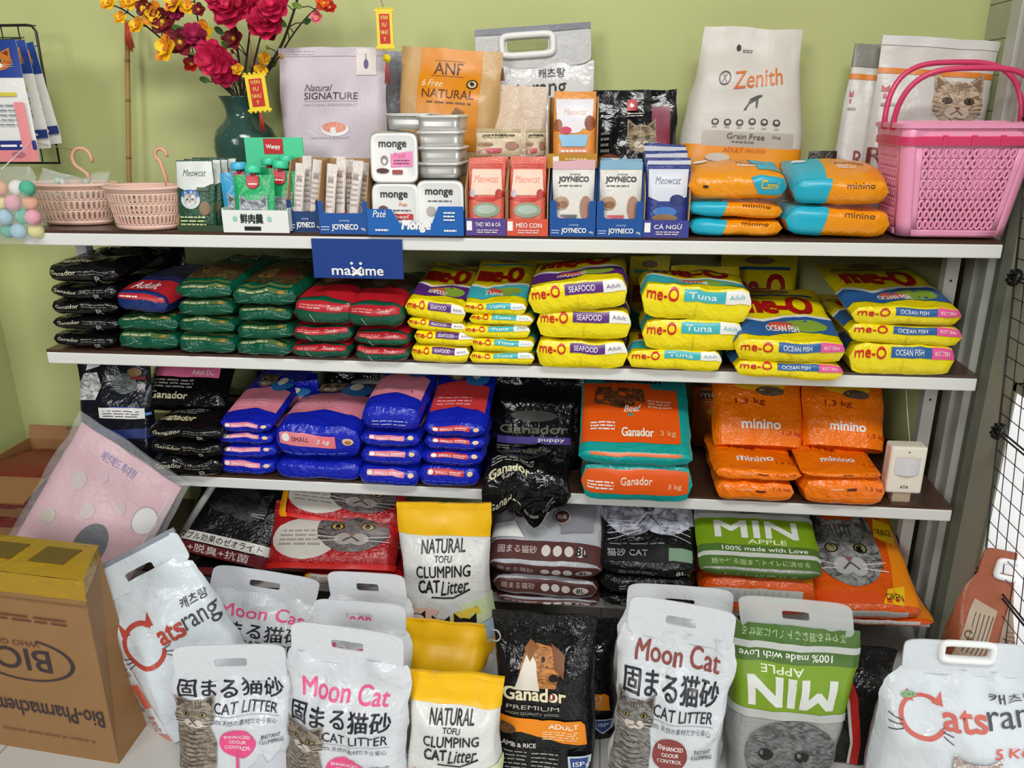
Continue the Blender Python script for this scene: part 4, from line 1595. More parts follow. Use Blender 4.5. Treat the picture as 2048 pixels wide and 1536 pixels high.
BLUE = mat('#15509a', 0.42)
DBLUE = mat('#163a6e', 0.42)
for nm, (a, b_), yb, Y, lab_ in (('l', (579, 645), 468, .02, 'blue carton of stick treats beside the white mint carton'), ('r', (642, 738), 480, -.004, 'blue carton of stick treats beside the tins')):
    xa, xb = pxw(a, b_, yb, Y)
    carton('treat_carton', xa, xb, yb, Y, .09, .145, .04, BLUE if nm == 'r' else DBLUE, lab_, notch=(.010, .042, .066), side=.07, art=joy_front)
    n = 4 if nm == 'l' else 6
    for i in range(n):
        u = (i + .7) / (n + .4)
        pouch(d_stick(['#d8484a', '#c23a6a', '#d8484a', '#6a9a3a'][i % 4]), xa + .013 + (xb - xa - .026) * ((i * .618) % 1), Y + .014 + .016 * i * (1 if n == 4 else .72), z1 + .004, .021, .135 + .006 * (i % 3),
              'slim cream treat stick, number %s from the front, %s' % (['one', 'two', 'three', 'four', 'five', 'six'][i], 'carton beside the mint pouches' if nm == 'l' else 'carton beside the tins'), 'treat sticks', lean=6 + i, T=.012, roll=6 - 2 * i + (3 if i % 2 else 0), name='treat_stick', cat='treat stick')

# --- pet food tins in a blue tray
TRAY = mat('#1560b0', 0.4)
ALU = mat('#d2d1cd', 0.3, metal=0.55)
TINW = mat('#ecebe8', 0.3)
xa, xb = pxw(738, 928, 484, -.012)
ty = -.012


def tray_art(c):
    c.text('Monge', .36, .12, .66, .52, W_, .05, .25)
    c.text('Paté', .06, .62, .2, .86, W_, .01, .3)
    c.lines(.08, .12, .22, .26, 1, W_, 3)
    c.lines(.8, .12, .93, .26, 1, W_, 3)
    c.lines(.8, .5, .92, .86, 3, W_, 7)


TW = xb - xa
tr = empty('tin_tray', ((xa + xb) / 2, ty, z1), 'low blue cardboard tray holding rounded white pet food tins', 'tray')
b = MB(); b.box(-TW / 2, TW / 2, .0, .16, 0, .0025, TRAY); b.box(-TW / 2, -TW / 2 + .0025, 0, .16, 0, .05, TRAY); b.box(TW / 2 - .0025, TW / 2, 0, .16, 0, .05, TRAY); b.box(-TW / 2, TW / 2, .1575, .16, 0, .05, TRAY)
b.build('body', tr)
b = MB()
pr = [(-TW / 2, 0), (TW / 2, 0), (TW / 2, .058), (TW / 2 - .05, .058), (TW / 2 - .064, .024), (-TW / 2 + .066, .024), (-TW / 2 + .05, .052), (-TW / 2, .052)]
t_ = tessellate_polygon([[Vector((x, z, 0)) for x, z in pr]])
b.v += [(x, -.002, z) for x, z in pr] + [(x, .0005, z) for x, z in pr]
for a in t_:
    b.face(a, TRAY, True); b.face([8 + i for i in a][::-1], TRAY, True)
for i in range(8):
    b.face((i, (i + 1) % 8, 8 + (i + 1) % 8, 8 + i), TRAY, True)
tray_art(Canvas(b, [0, 1], [0, 1], [[Vector((-TW / 2, -.002, 0)), Vector((TW / 2, -.002, 0))], [Vector((-TW / 2, -.002, .058)), Vector((TW / 2, -.002, .058))]]))
b.build('front_panel', tr)


def tin_art(kind):
    def a(c):
        c.text('monge', .14, .70, .82, .88, ink('#2a2a2c'), .03)
        if kind == 0:
            c.poly([(.42, .28), (.97, .3), (.97, .66), (.42, .6)], ink('#e88ab8'))
            c.text('Fresh', .5, .5, .8, .62, ink('#d8506a'), .01, .3)
            c.lines(.5, .34, .9, .48, 2, ink('#8a2a5a'), 3)
            c.ell(.27, .45, .09, .11, ink('#8a7f78'), 14)
            c.ell(.27, .42, .05, .06, ink('#e8e2dc'), 12)
            c.ell(.22, .2, .16, .06, ink('#4a2c24'), 14)
            c.rect(.46, .12, .72, .22, ink('#a0463a'))
        elif kind == 1:
            c.text('Free', .6, .54, .8, .64, ink('#d8763a'), .01, .2)
            c.rect(.4, .22, .95, .36, ink('#c2382c'))
            c.text('beef', .5, .25, .85, .33, W_, .01)
            c.ell(.2, .46, .13, .1, ink('#6a4a34'), 14)
            c.lines(.45, .42, .9, .48, 1, ink('#4a4a4a'), 3)
        else:
            c.lines(.2, .58, .8, .64, 1, ink('#5a5a5c'), 3)
            c.ell(.28, .36, .12, .12, ink('#b9b2aa'), 14)
            c.rect(.42, .2, .95, .36, ink('#2c8a9a'))
            c.lines(.5, .24, .9, .32, 1, W_, 4)
    return a


def make_tin(kind, label, loc, rot):
    """rounded square tray tin; lid in the local -y plane, body tapering towards +y"""
    o = empty('pet_food_tin', loc, label, 'tin', 'pet food tins', rot)
    w2, D = .0475, .03
    b = MB()
    prof = [(1.0, 0), (1.03, .001), (1.03, .004), (.95, .0045), (.93, .008), (.92, .012), (.925, .013), (.91, .018), (.915, .019), (.9, .024), (.88, D - .001), (.82, D), (.0001, D)]
    b.grid([[(x, y, z) for x, z in rrect(w2 * s, w2 * s, .2, 36)] for s, y in prof], ALU, flip=True, close_u=True)
    b.build('cup', o)
    b = MB()
    b.grid([[(x, y, z) for x, z in rrect(w2 * s, w2 * s, .2, 36)] for s, y in ((1.0, 0), (.97, -.0012), (.9, -.0012), (.88, -.0004), (.0001, -.0004))], TINW, close_u=True, flip=True)
    s = w2 * .86
    tin_art(kind)(Canvas(b, [0, 1], [0, 1], [[Vector((-s, -.0006, -s)), Vector((s, -.0006, -s))], [Vector((-s, -.0006, s)), Vector((s, -.0006, s))]]))
    b.build('lid', o)
    return o


tz = P(795, 305, 0).z
tins = []
h95 = .0475
for (px, kind, zc, Y, lab_) in ((790, 1, z1 + .052, .006, 'front left tin standing on edge in the blue tray'), (880, 2, z1 + .058, .006, 'front right tin standing on edge in the blue tray'),
                                (792, 0, z1 + .150, .010, 'pink-printed tin standing on edge on top of the front left tin')):
    make_tin(kind, lab_, (P(px, 400, Y).x, Y, zc), (R(-4), 0, 0))
for k in range(3):
    for (px, z_, nm) in ((790, z1 + .052, 'lower left'), (880, z1 + .056, 'lower right'), (792, z1 + .150, 'upper')):
        Y = .042 + .034 * k
        make_tin(k, 'tin standing on edge %s behind the %s front tin' % (['directly', 'second', 'third'][k], nm), (P(px, 400, Y).x, Y, z_), (R(-3), 0, 0))
xs_ = P(884, 330, .075).x
for k in range(4):
    make_tin(2, 'tin lying flat, %s in the silver pile behind the tray' % ORD[k], (xs_ + .003 * (k % 2), .085, z1 + .108 + .0305 * k + .03), (R(-90 + 0), 0, R(3 * (k % 3 - 1))))
make_tin(1, 'tin lying flat on the standing tins, left of the silver pile', (P(832, 270, .085).x - .01, .11, z1 + .2 + .0325), (R(-90), 0, R(-6)))


# --- coral pouch cartons
def d_coral(t):
    def front(c):
        for k in range(3):
            c.rect(.04, .90 - .03 * k, .96, .915 - .03 * k, ink('#d84a3c'))
        c.poly([(.06, .5), (.94, .5), (.9, .84), (.1, .84)], ink('#f0cdb8'))
        c.text('Meowcat', .16, .66, .84, .76, ink('#e08a70'), .01, .25)
        c.poly([(0, .46), (.3, .42), (.7, .42), (1, .5), (1, .54), (.7, .47), (.3, .47), (0, .56)], ink('#c8332a'))
        c.ell(.5, .30, .38, .1, ink('#8a9a80'), 18)
        c.ell(.5, .31, .28, .06, ink('#a8b8a8'), 16)
        c.text('MÈO CON', .28, .14, .76, .19, ink('#f3d8c8'), .02)
        c.ell(.85, .52, .1, .06, ink('#b83a30'), 12)
        c.ell(.12, .52, .08, .05, ink('#c9c4cc'), 12)
    return dict(base=film('#dd6a56', .28, .2, 35), front=front)


def coral_art(col_, t):
    def a(c):
        c.rect(.03, .3, .16, .85, W_)
        c.text(t, .24, .5, .85, .82, W_, .02)
        c.lines(.28, .15, .8, .4, 2, ink('#e8d8d8'), 4)
    return a


for (a, b_, yb, colr, t, lab_) in ((932, 1014, 478, '#5a3f8e', 'THỊT BÒ & CÁ', 'kraft carton of coral pouches with purple front strip'), (1013, 1096, 476, '#d9553c', 'MÈO CON', 'kraft carton of coral pouches with red front strip')):
    xa, xb = pxw(a, b_, yb, -.002)
    carton('pouch_carton', xa, xb, yb, -.002, .13, .146, .034, mat(colr, .45), lab_, side=.09, art=coral_art(colr, t))
    for k in range(3):
        pouch(d_coral(t), (xa + xb) / 2 - .001, .012 + .03 * k, z1 + .004, .072, .148 - .002 * k, 'coral cat pouch, %s in the carton with the %s strip' % (['front', 'second', 'third'][k], 'purple' if colr == '#5a3f8e' else 'red'), 'coral pouches', lean=7)


# --- cream pouches in blue notched cartons
def d_joy(strip):
    def front(c):
        c.rect(0, .88, 1, 1, ink(strip))
        c.text('jumping', .4, .79, .66, .83, ink('#4a4a4a'), 0, .3)
        c.text('JOYNECO', .14, .69, .86, .78, ink('#1c1c1e'), .045)
        c.lines(.16, .64, .7, .675, 1, ink('#4a4a4a'), 3)
        c.ell(.22, .42, .18, .09, ink('#b08a68'), 16)
        c.ell(.25, .40, .12, .05, ink('#8a5c3a'), 14)
        c.ell(.80, .36, .14, .16, ink('#a87a68'), 16)
        c.poly([(.2, .26), (.6, .26), (.54, .1), (.28, .1)], ink('#c85a68') if strip != '#d8a8b0' else ink('#6a6468'))
        c.ring(.22, .14, .16, .09, .03, ink('#d88a98'), 18)
    return dict(base=film('#ddd8d0', .3, .18, 35), front=front)


for (a, b_, strip, lab_) in ((1099, 1190, '#d8a8b0', 'blue notched carton of cream pouches with pink tops'), (1192, 1284, '#7fa8c0', 'blue notched carton of cream pouches with pale blue tops')):
    xa, xb = pxw(a, b_, 480, -.004)
    carton('pouch_carton', xa, xb, 480, -.004, .13, .135, .04, BLUE, lab_, notch=(.014, .036, .070), side=.075, art=joy_front, ms=mat('#1a4a8c', .45))
    for k in range(3):
        pouch(d_joy(strip), (xa + xb) / 2, .010 + .032 * k, z1 + .004, .082, .142, 'cream cat pouch with %s top, %s in its blue carton' % ('pink' if strip == '#d8a8b0' else 'pale blue', ['front', 'second', 'third'][k]), 'cream pouches', lean=7)


# --- white and navy pouches
def d_minpouch():
    def front(c):
        c.rect(0, .92, 1, .97, ink('#c9ccd8'))
        c.poly([(.06, .5), (.3, .44), (.7, .44), (.94, .5), (.96, .86), (.04, .86)], ink('#d5d8e2'))
        c.text('Meowcat', .2, .66, .8, .76, ink('#4a4f6a'), .01, .3)
        c.ell(.72, .46, .17, .07, ink('#25306a'), 16)
        c.ell(.45, .3, .28, .07, ink('#3a72b8'), 16)
        c.ell(.45, .22, .3, .05, ink('#8a6a48'), 14)
        c.rect(.2, .10, .86, .17, ink('#2a3478'))
        c.text('THỊT BÒ CÁ NGỪ', .22, .115, .82, .155, W_, .01)
    return dict(base=film('#2a3a86', .3, .2, 35), front=front)


xa, xb = pxw(1285, 1376, 478, -.002)
carton('pouch_carton', xa, xb, 478, -.002, .13, .12, .034, mat('#3d3f92', .45), 'kraft carton of white and navy pouches beside the orange bags', side=.085, art=coral_art('', 'CÁ NGỪ'))
for k in range(3):
    pouch(d_minpouch(), (xa + xb) / 2 + .001 - .002 * k, .012 + .034 * k, z1 + .004, .082, .146 + .012 * k, 'white and navy cat pouch, %s in the kraft carton beside the orange bags' % ['front', 'second', 'third'][k], 'navy pouches', lean=6)


# --- orange pouch carton standing on the blue one
def d_orangepouch():
    def front(c):
        c.poly([(.1, .5), (.9, .5), (.94, .9), (.06, .9)], ink('#dfdce0'))
        c.text('Meowcat', .25, .68, .78, .77, ink('#d8a890'), .01, .25)
        c.ell(.5, .52, .2, .08, ink('#e8e0e0'), 16)
        c.ell(.3, .48, .14, .05, ink('#c83a5a'), 14)
        c.ell(.85, .58, .12, .1, ink('#8a4a2c'), 14)
        c.ell(.12, .55, .1, .08, ink('#9a5a34'), 14)
        c.poly([(.14, .42), (.84, .42), (.76, .26), (.22, .26)], ink('#8fc0e0'))
        c.rect(.14, .17, .84, .24, ink('#e08a60'))
        c.lines(.2, .18, .8, .23, 1, W_, 4)
    return dict(base=film('#e0903c', .28, .2, 35), front=front)


zt = P(1143, 336, .045).z
xa, xb = pxw(1094, 1194, 330, .045)
carton('pouch_carton', xa, xb, 336, .045, .08, .135, .028, mat('#c28a2a', .45), 'kraft carton with one orange pouch standing on the blue notched carton', zb=zt, side=.09, art=lambda c: (c.rect(.12, .3, .24, .8, W_), c.lines(.36, .3, .8, .75, 2, ink('#e8d8a0'), 4)))
pouch(d_orangepouch(), (xa + xb) / 2 + .003, .06, zt + .003, .085, .142, 'orange cat pouch in the carton on top of the blue one', lean=5)
for (a, b_, lab_) in ((954, 1042, 'cream pouch standing behind the coral cartons, left'), (1052, 1092, 'cream pouch half hidden behind the orange pouch carton')):
    xa, xb = pxw(a, b_, 300, .11)
    dd = dict(d_joy('#b09a6a'), base=film('#d6c4a2', .3, .2, 35))
    pouch(dd, (xa + xb) / 2, .105, z1 + .150, xb - xa, P((a + b_) / 2, 268, .115).z - z1 - .15 + .01, lab_, 'cream pouches behind', lean=6)

# ================================================================== baskets
def perforated(mb, S, nc, nr, hw, hh, slant, m, u0=0, v0=0, u1=1, v1=1, k=8, p=1.0):
    """wall patch S(u,v) pierced by nc x nr rounded slots"""
    for j in range(nr):
        for i in range(nc):
            ca, cb = u0 + (u1 - u0) * i / nc, u0 + (u1 - u0) * (i + 1) / nc
            ra, rb = v0 + (v1 - v0) * j / nr, v0 + (v1 - v0) * (j + 1) / nr
            du, dv = cb - ca, rb - ra
            cu, cv = (ca + cb) / 2, (ra + rb) / 2
            out, inn = [], []
            for q in range(k):
                a = 2 * math.pi * (q + .5) / k
                c, s = math.cos(a), math.sin(a)
                mx = max(abs(c), abs(s))
                out.append(S(cu + du / 2 * c / mx, cv + dv / 2 * s / mx))
                inn.append(S(cu + du * (hw * math.copysign(abs(c) ** p, c) + slant * s * hh), cv + dv * hh * math.copysign(abs(s) ** p, s)))
            b = len(mb.v)
            mb.v += [tuple(x) for x in out + inn]
            for q in range(k):
                r_ = (q + 1) % k
                mb.face((b + q, b + r_, b + k + r_, b + k + q), m)


PINK = mat('#f8a2c6', 0.32, spec=0.5)
PINKD = mat('#d8406c', 0.3)
bx0, bx1 = P(1800, 478, .0).x, P(2052, 478, .0).x
bk = empty('shopping_basket', ((bx0 + bx1) / 2 - .014, .082, z1), 'bright pink plastic basket with two handles at the right end of the top board', 'basket')
HB = .205


def bw(t):      # half sizes by height fraction
    return .098 + .024 * t, .066 + .022 * t


def bwall(side):
    def S(u, v):
        hx, hy = bw(v)
        z = .006 + v * HB
        r = .022
        if side in ('f', 'b'):
            x = (2 * u - 1) * (hx - r)
            y = -hy if side == 'f' else hy
            return Vector((x if side == 'f' else -x, y, z))
        y = (2 * u - 1) * (hy - r)
        return Vector((hx if side == 'r' else -hx, y if side == 'r' else -y, z))
    return S


b = MB()
for sd, nc in (('f', 13), ('r', 7), ('b', 13), ('l', 7)):
    S = bwall(sd)
    perforated(b, S, nc, 8, .20, .30, .22, PINK, .06, .06, .94, .80)
    for (ua, va, ub, vb) in ((0, 0, 1, .06), (0, .80, 1, 1), (0, .06, .06, .80), (.94, .06, 1, .80)):
        b.grid([[S(ua + (ub - ua) * i / 4, va + (vb - va) * j / 4) for i in range(5)] for j in range(5)], PINK)
for sx_, sy_, a0 in ((1, -1, -90), (1, 1, 0), (-1, 1, 90), (-1, -1, 180)):
    rows = []
    for j in range(9):
        v = j / 8
        hx, hy = bw(v)
        rows.append([(sx_ * (hx - .022) + .022 * math.cos(R(a0 + 90 * i / 6)), sy_ * (hy - .022) + .022 * math.sin(R(a0 + 90 * i / 6)), .006 + v * HB) for i in range(7)])
    b.grid(rows, PINK)
hx, hy = bw(0)
b.poly([(x, y, .006) for x, y in rrect(hx, hy, .2, 32)], PINK)
b.build('body', bk, solid=.003)
b = MB()
hx, hy = bw(1)
prof = [(.0, HB - .034), (.004, HB - .036), (.004, HB - .022), (.001, HB - .02), (.001, HB - .006), (.007, HB - .006), (.008, HB + .002), (.0, HB + .004), (-.003, HB)]
for (o_, z_), (o2, z2_) in zip(prof, prof[1:]):
    m_ = PINKD if z_ < HB - .021 else PINK
    b.grid([[(x, y, z_ + .006) for x, y in rrect(hx + o_, hy + o_, .2, 48)], [(x, y, z2_ + .006) for x, y in rrect(hx + o2, hy + o2, .2, 48)]], m_, close_u=True)
b.build('rim', bk)
b = MB()
for x in (-.05, .0, .05):
    b.box(x - .004, x + .004, -hy - .006, -hy, HB - .03, HB - .012, PINKD)
b.build('rim_clip', bk)
for hy_, hgt, tilt in ((-.030, .108, -.010), (.02, .122, .012)):
    b = MB()
    pts = []
    for k in range(25):
        a = math.pi * k / 24
        x = -(hx + .004) * math.copysign(abs(math.cos(a)) ** .6, math.cos(a))
        z = HB - .004 + hgt * abs(math.sin(a)) ** .75
        pts.append((x, hy_ + tilt * math.sin(a) * 2, z))
    b.tube(pts, .0052, PINKD, 10)
    b.build('handle', bk)

PALE = mat('#e6bfae', 0.4)
for (a, b_, yb, Y, lab_, hk) in ((64, 236, 453, .105, 'pale pink oval basket with wrapped toys and a hook at the left end', (143, 186, 296)), (216, 364, 458, .042, 'pale pink oval basket with a hook beside the green pouch carton', (308, 338, 297))):
    xa, xb = pxw(a, b_, yb - 60, Y)
    W = (xb - xa) / 2
    o = empty('oval_basket', ((xa + xb) / 2, Y, z1), lab_, 'basket', 'pale pink baskets')
    Hh = .085
    b = MB()

    def S(u, v, W=W):
        a_ = 2 * math.pi * u
        k = .80 + .18 * v
        return Vector((W * k * math.cos(a_), .052 * k * math.sin(a_), .003 + v * Hh))
    perforated(b, S, 44, 3, .27, .37, .16, PALE, 0, .10, 1, .88, 12, .55)
    for va, vb in ((0, .10), (.88, 1)):
        b.grid([[S(i / 44, v) for i in range(45)] for v in (va, vb)], PALE)
    b.poly([S(i / 44, 0) for i in range(44)][::-1], PALE)
    b.build('body', o, solid=.002)
    b = MB()
    b.tube([(W * 1.0 * math.cos(2 * math.pi * k / 40), .0535 * math.sin(2 * math.pi * k / 40), Hh + .003) for k in range(40)], .0042, PALE, 8, True)
    b.build('rim', o)
    # hook rising from the far rim
    hx0 = P((hk[0] + hk[1]) / 2, 320, Y + .05).x - o.location.x
    hr = (P(hk[1], 320, Y + .05).x - P(hk[0], 320, Y + .05).x) / 2 * (.9 if hk[0] < 200 else .75)
    ht = P(hk[0], hk[2], Y + .05).z - z1
    pts = [(hx0 + hr * .4, .05, Hh), (hx0 + hr * .3, .05, Hh + .02)]
    for k in range(13):
        a_ = R(250 - 270 * k / 12)
        pts.append((hx0 + hr * math.cos(a_), .05, ht - hr + hr * math.sin(a_)))
    b = MB(); b.tube(pts, .0042, mat('#e0a98e', .45), 8)
    b.build('hook', o)
b0 = bpy.data.objects['oval_basket']
CLEAR = mat('#e9efec', 0.12, alpha=0.22)
for i, (dx, dy, rx_, rz_, colr, lab_) in enumerate(((-.035, -.01, 20, 30, '#a8c4b8', 'clear bag of pale blue toys in the pale pink oval basket'), (.03, .0, -12, -18, '#d8a89c', 'clear bag of pink ribbon toys in the pale pink oval basket'))):
    o = bag_mesh(.09, .075, .03, 'pillow', 10, 10, 300 + i, .008, None, None, CLEAR)[0].build('toy_packet', None, (b0.location.x + dx, b0.location.y + dy, z1 + .052), (R(-40), R(rx_), R(rz_)))
    tag(o, lab_, 'toy packet')
    rnd = random.Random(i)
    t = MB()
    for k in range(7):
        t.ball((rnd.uniform(-.028, .028), rnd.uniform(-.006, .006), rnd.uniform(.012, .058)), rnd.uniform(.005, .009), mat([colr, '#e8e2da', '#c9d8d2'][k % 3], .6), 8)
    tag(t.build('toy_filling', o), kind='stuff')

# ================================================================== vase with artificial blossom
vp = P(497, 300, .285)
vz = z1
VG = mat('#33524a', 0.12, 'cloth', bump=0.25, scale=45)
VH = P(475, 193, .285).z - z1
vx = P(488, 250, .285).x
va = empty('vase', (vx, .285, z1), 'dark green glazed vase standing against the green wall', 'vase')
s_ = VH / .245
b = MB()
prof = [(.0001, .004), (.036, 0), (.038, .004), (.048, .05), (.058, .10), (.064, .14), (.063, .16), (.055, .180), (.040, .194), (.034, .204), (.033, .214), (.037, .230), (.044, .243), (.045, .246), (.041, .245), (.030, .21), (.0001, .2)]
b.lathe([(r * s_ * 1.02, z * s_) for r, z in prof], VG, 32)
b.build('body', va)
b = MB()
for k in range(14):
    a = 2 * math.pi * k / 14
    b.tube([((r + .0006) * s_ * math.cos(a + .12 * i), (r + .0006) * s_ * math.sin(a + .12 * i), z * s_) for i, (r, z) in enumerate(((.0475, .05), (.0575, .10), (.0635, .14), (.0625, .16), (.0545, .18)))], .0016, VG, 5)
b.build('glaze_ribs', va)

BARK = mat('#3a2a22', 0.7)
FC = {'peony': ('#dc2a5a', '#b81440'), 'dark': ('#7d1420', '#5c0e18'), 'yellow': ('#f2c416', '#e08a10'), 'magenta': ('#b82a5c', '#8c1a40'), 'pink': ('#e8788a', '#c84a5c'), 'orange': ('#e8641e', '#c2301a'), 'red': ('#c8241e', '#9c1414')}


def petal(b, c, nrm, tan, r, ln, m, cup):
    """a cupped petal leaf from centre c"""
    bt = nrm.cross(tan).normalized()
    rows = []
    for j in range(5):
        t = j / 4
        wd = r * (math.sin(math.pi * min(1, .12 + t * .80)) ** .8)
        row = []
        for i in range(5):
            s = (i - 2) / 2
            row.append(c + tan * (ln * t) + bt * (wd * s) + nrm * (cup * (t ** 1.6) * ln + .12 * ln * s * s + .04 * ln * math.sin(7 * t + 3 * s)))
        rows.append(row)
    b.grid(rows, m)


def blossom(parent, c, r, kind, facing, seed):
    rnd = random.Random(seed)
    b = MB()
    m1, m2 = mat(FC[kind][0], .55), mat(FC[kind][1], .55)
    n = Vector(facing).normalized()
    a = n.orthogonal().normalized()
    bt = n.cross(a)
    layers = ((1.0, .15, 7), (.85, .5, 6), (.6, .9, 5), (.38, 1.3, 4)) if kind in ('peony', 'magenta') else ((1.0, .25, 5), (.6, .7, 4)) if r > .009 else ((1, .4, 5),)
    for li, (k, cup, cnt) in enumerate(layers):
        for i in range(cnt):
            t = 2 * math.pi * (i + .37 * li + rnd.uniform(-.12, .12)) / cnt
            petal(b, c + n * (r * .12 * li), n, a * math.cos(t) + bt * math.sin(t), r * k * .5, r * k, m1 if (i + li) % 3 else m2, cup)
    if kind not in ('peony', 'magenta'):
        b.ball(c + n * r * .2, r * .2, mat('#d8b020' if kind != 'yellow' else '#c8701a', .6), 8)
    return b.build('blossom', parent, Vector((0, 0, 0)))


BRANCHES = [   # pixel path, depth at base and tip, radius, blossoms (px, py, pixel radius, kind), label
    ([(470, 198), (415, 128), (352, 100), (296, 55), (244, 18), (212, 8)], .285, .22, .0030, [(241, 36, 11, 'yellow'), (218, 8, 14, 'yellow'), (275, 52, 15, 'yellow'), (290, 16, 16, 'dark'), (308, 30, 22, 'yellow'), (326, 44, 22, 'dark'), (352, 20, 17, 'magenta'), (258, 6, 16, 'yellow')],
     'longest branch of yellow and dark red blossom reaching left from the vase'),
    ([(472, 198), (420, 150), (388, 118), (340, 92)], .285, .20, .0026, [(335, 100, 24, 'yellow'), (362, 86, 23, 'dark'), (384, 130, 15, 'red'), (388, 72, 22, 'magenta')], 'lower branch with a big yellow blossom at its tip'),
    ([(476, 198), (440, 148), (412, 96), (396, 40), (384, -25)], .285, .24, .0028, [(405, 62, 18, 'yellow'), (375, 16, 15, 'yellow'), (350, 6, 20, 'yellow'), (398, 20, 12, 'dark')], 'branch with yellow cup blossoms leaning left of the middle'),
    ([(478, 198), (462, 150), (448, 132), (436, 118)], .285, .18, .0026, [(428, 117, 32, 'peony'), (451, 140, 29, 'peony'), (476, 140, 11, 'yellow')], 'short branch with two large crimson blossoms low over the vase'),
    ([(482, 198), (478, 120), (468, 60), (460, -20)], .285, .22, .0034, [(467, 20, 37, 'peony'), (470, 78, 20, 'dark'), (440, 0, 24, 'peony'), (492, 8, 20, 'peony')], 'upright branch carrying the crimson blossoms at the top of the picture'),
    ([(486, 198), (492, 130), (500, 60), (508, -20)], .285, .24, .0032, [(514, 18, 26, 'peony')], 'thin upright branch in the middle of the vase'),
    ([(490, 198), (512, 110), (526, 55), (545, -10)], .285, .2, .0030, [(530, 50, 31, 'peony'), (549, 14, 29, 'peony'), (540, 68, 16, 'dark')], 'branch with dark pink double blossoms right of the middle'),
    ([(494, 198), (530, 145), (562, 92), (582, 40), (604, -30)], .285, .25, .0046, [(522, 143, 13, 'yellow'), (529, 117, 11, 'yellow')], 'thick dark branch leaning right of the vase'),
    ([(496, 198), (548, 128), (588, 66), (622, 26), (652, 4)], .285, .24, .0026, [(634, 34, 11, 'pink'), (648, 8, 16, 'orange'), (660, 16, 12, 'red')], 'thin branch with pink and orange blossom reaching right'),
]
for bi, (path, y0, y1, rad, fl, lab_) in enumerate(BRANCHES):
    pts = [P(x, y, y0 + (y1 - y0) * i / (len(path) - 1)) for i, (x, y) in enumerate(path)]
    pts.insert(0, Vector((vx + .004 * (bi - 4), .285, z1 + VH * .86)))
    o = empty('blossom_branch', pts[0], lab_, 'artificial flower', 'blossom branches in the vase')
    off = pts[0]
    # smooth
    sp = []
    for i in range(len(pts) - 1):
        p0, p1, p2, p3 = pts[max(0, i - 1)], pts[i], pts[i + 1], pts[min(len(pts) - 1, i + 2)]
        for k in range(4):
            t = k / 4
            sp.append(.5 * ((2 * p1) + (p2 - p0) * t + (2 * p0 - 5 * p1 + 4 * p2 - p3) * t * t + (3 * p1 - p0 - 3 * p2 + p3) * t ** 3))
    sp.append(pts[-1])
    b = MB()
    b.tube([q - off for q in sp], rad, BARK, 7, False, rad * .5)
    rnd = random.Random(bi)
    tw = []
    for k in range(8):
        q = sp[rnd.randrange(5, len(sp))] - off
        d = Vector((rnd.uniform(-1, 1), rnd.uniform(-.6, .2), rnd.uniform(.1, 1))).normalized() * rnd.uniform(.02, .05)
        b.tube([q, q + d * .5 + Vector((0, 0, .004)), q + d], .0012, BARK, 5)
        tw.append((q + d, d))
    for j, (x, y, r, kd) in enumerate(fl):
        near = min(sp, key=lambda s: (Vector((s.x, s.z)) - Vector((P(x, y, y1).x, P(x, y, y1).z))).length)
        c = P(x, y, near.y - .02) - off
        b.tube([near - off, (near - off + c) * .5 + Vector((0, 0, .003)), c], .0012, BARK, 5)
    b.build('stem', o)
    for j, (x, y, r, kd) in enumerate(fl):
        near = min(sp, key=lambda s: (Vector((s.x, s.z)) - Vector((P(x, y, y1).x, P(x, y, y1).z))).length)
        c = P(x, y, near.y - .02)
        rr = (P(x + r, y, c.y) - c).length * 1.12
        blossom(o, c - off, rr, kd, (rnd.uniform(-.4, .4), -1, rnd.uniform(-.1, .6)), bi * 20 + j)
    for q, d in tw[:6]:
        if rnd.random() < .6:
            l = MB()
            petal(l, q, Vector((0, -1, .2)), d.normalized(), .007, .02, mat(['#2f5a28', '#44702e', '#6a8a2a'][rnd.randrange(3)], .5), .2)
            l.build('leaf', o)
        else:
            l = MB()
            l.ball(q, .004, mat(['#8c1a2a', '#d8a020'][rnd.randrange(2)], .5), 8, sz=1.4)
            l.build('bud', o)

# bamboo stick with red tassel against the wall
b = MB()
s0, s1 = P(258, 352, .33), P(254, 40, .345)
st = empty('bamboo_stick', (s0.x, .335, z1), 'thin bamboo stick with a red tassel leaning on the wall left of the vase', 'stick')
o_ = Vector((s0.x, .335, z1))
pts = [Vector((s0.x + .002, .325, z1)) - o_] + [s0 + (s1 - s0) * (k / 8) - o_ for k in range(9)]
b.tube(pts, .0058, mat('#a8864a', .5, 'carton', bump=.1, scale=40), 10)
for k in (2, 5, 7):
    q = pts[k]
    b.tube([q - Vector((0, 0, .003)), q + Vector((0, 0, .003))], .0066, mat('#8c6c38', .5), 10)
b.build('cane', st)
b = MB()
tp = P(256, 46, .332) - o_
rnd = random.Random(3)
for k in range(22):
    dx = rnd.uniform(-.009, .013)
    b.tube([tp + Vector((dx * .3, -.008, 0)), tp + Vector((dx * .7, -.010, -.03)), tp + Vector((dx, -.009, -.045 - rnd.uniform(0, .02)))], .0009, mat('#b8402a', .6), 4)
tag(b.build('tassel', st), kind='stuff')


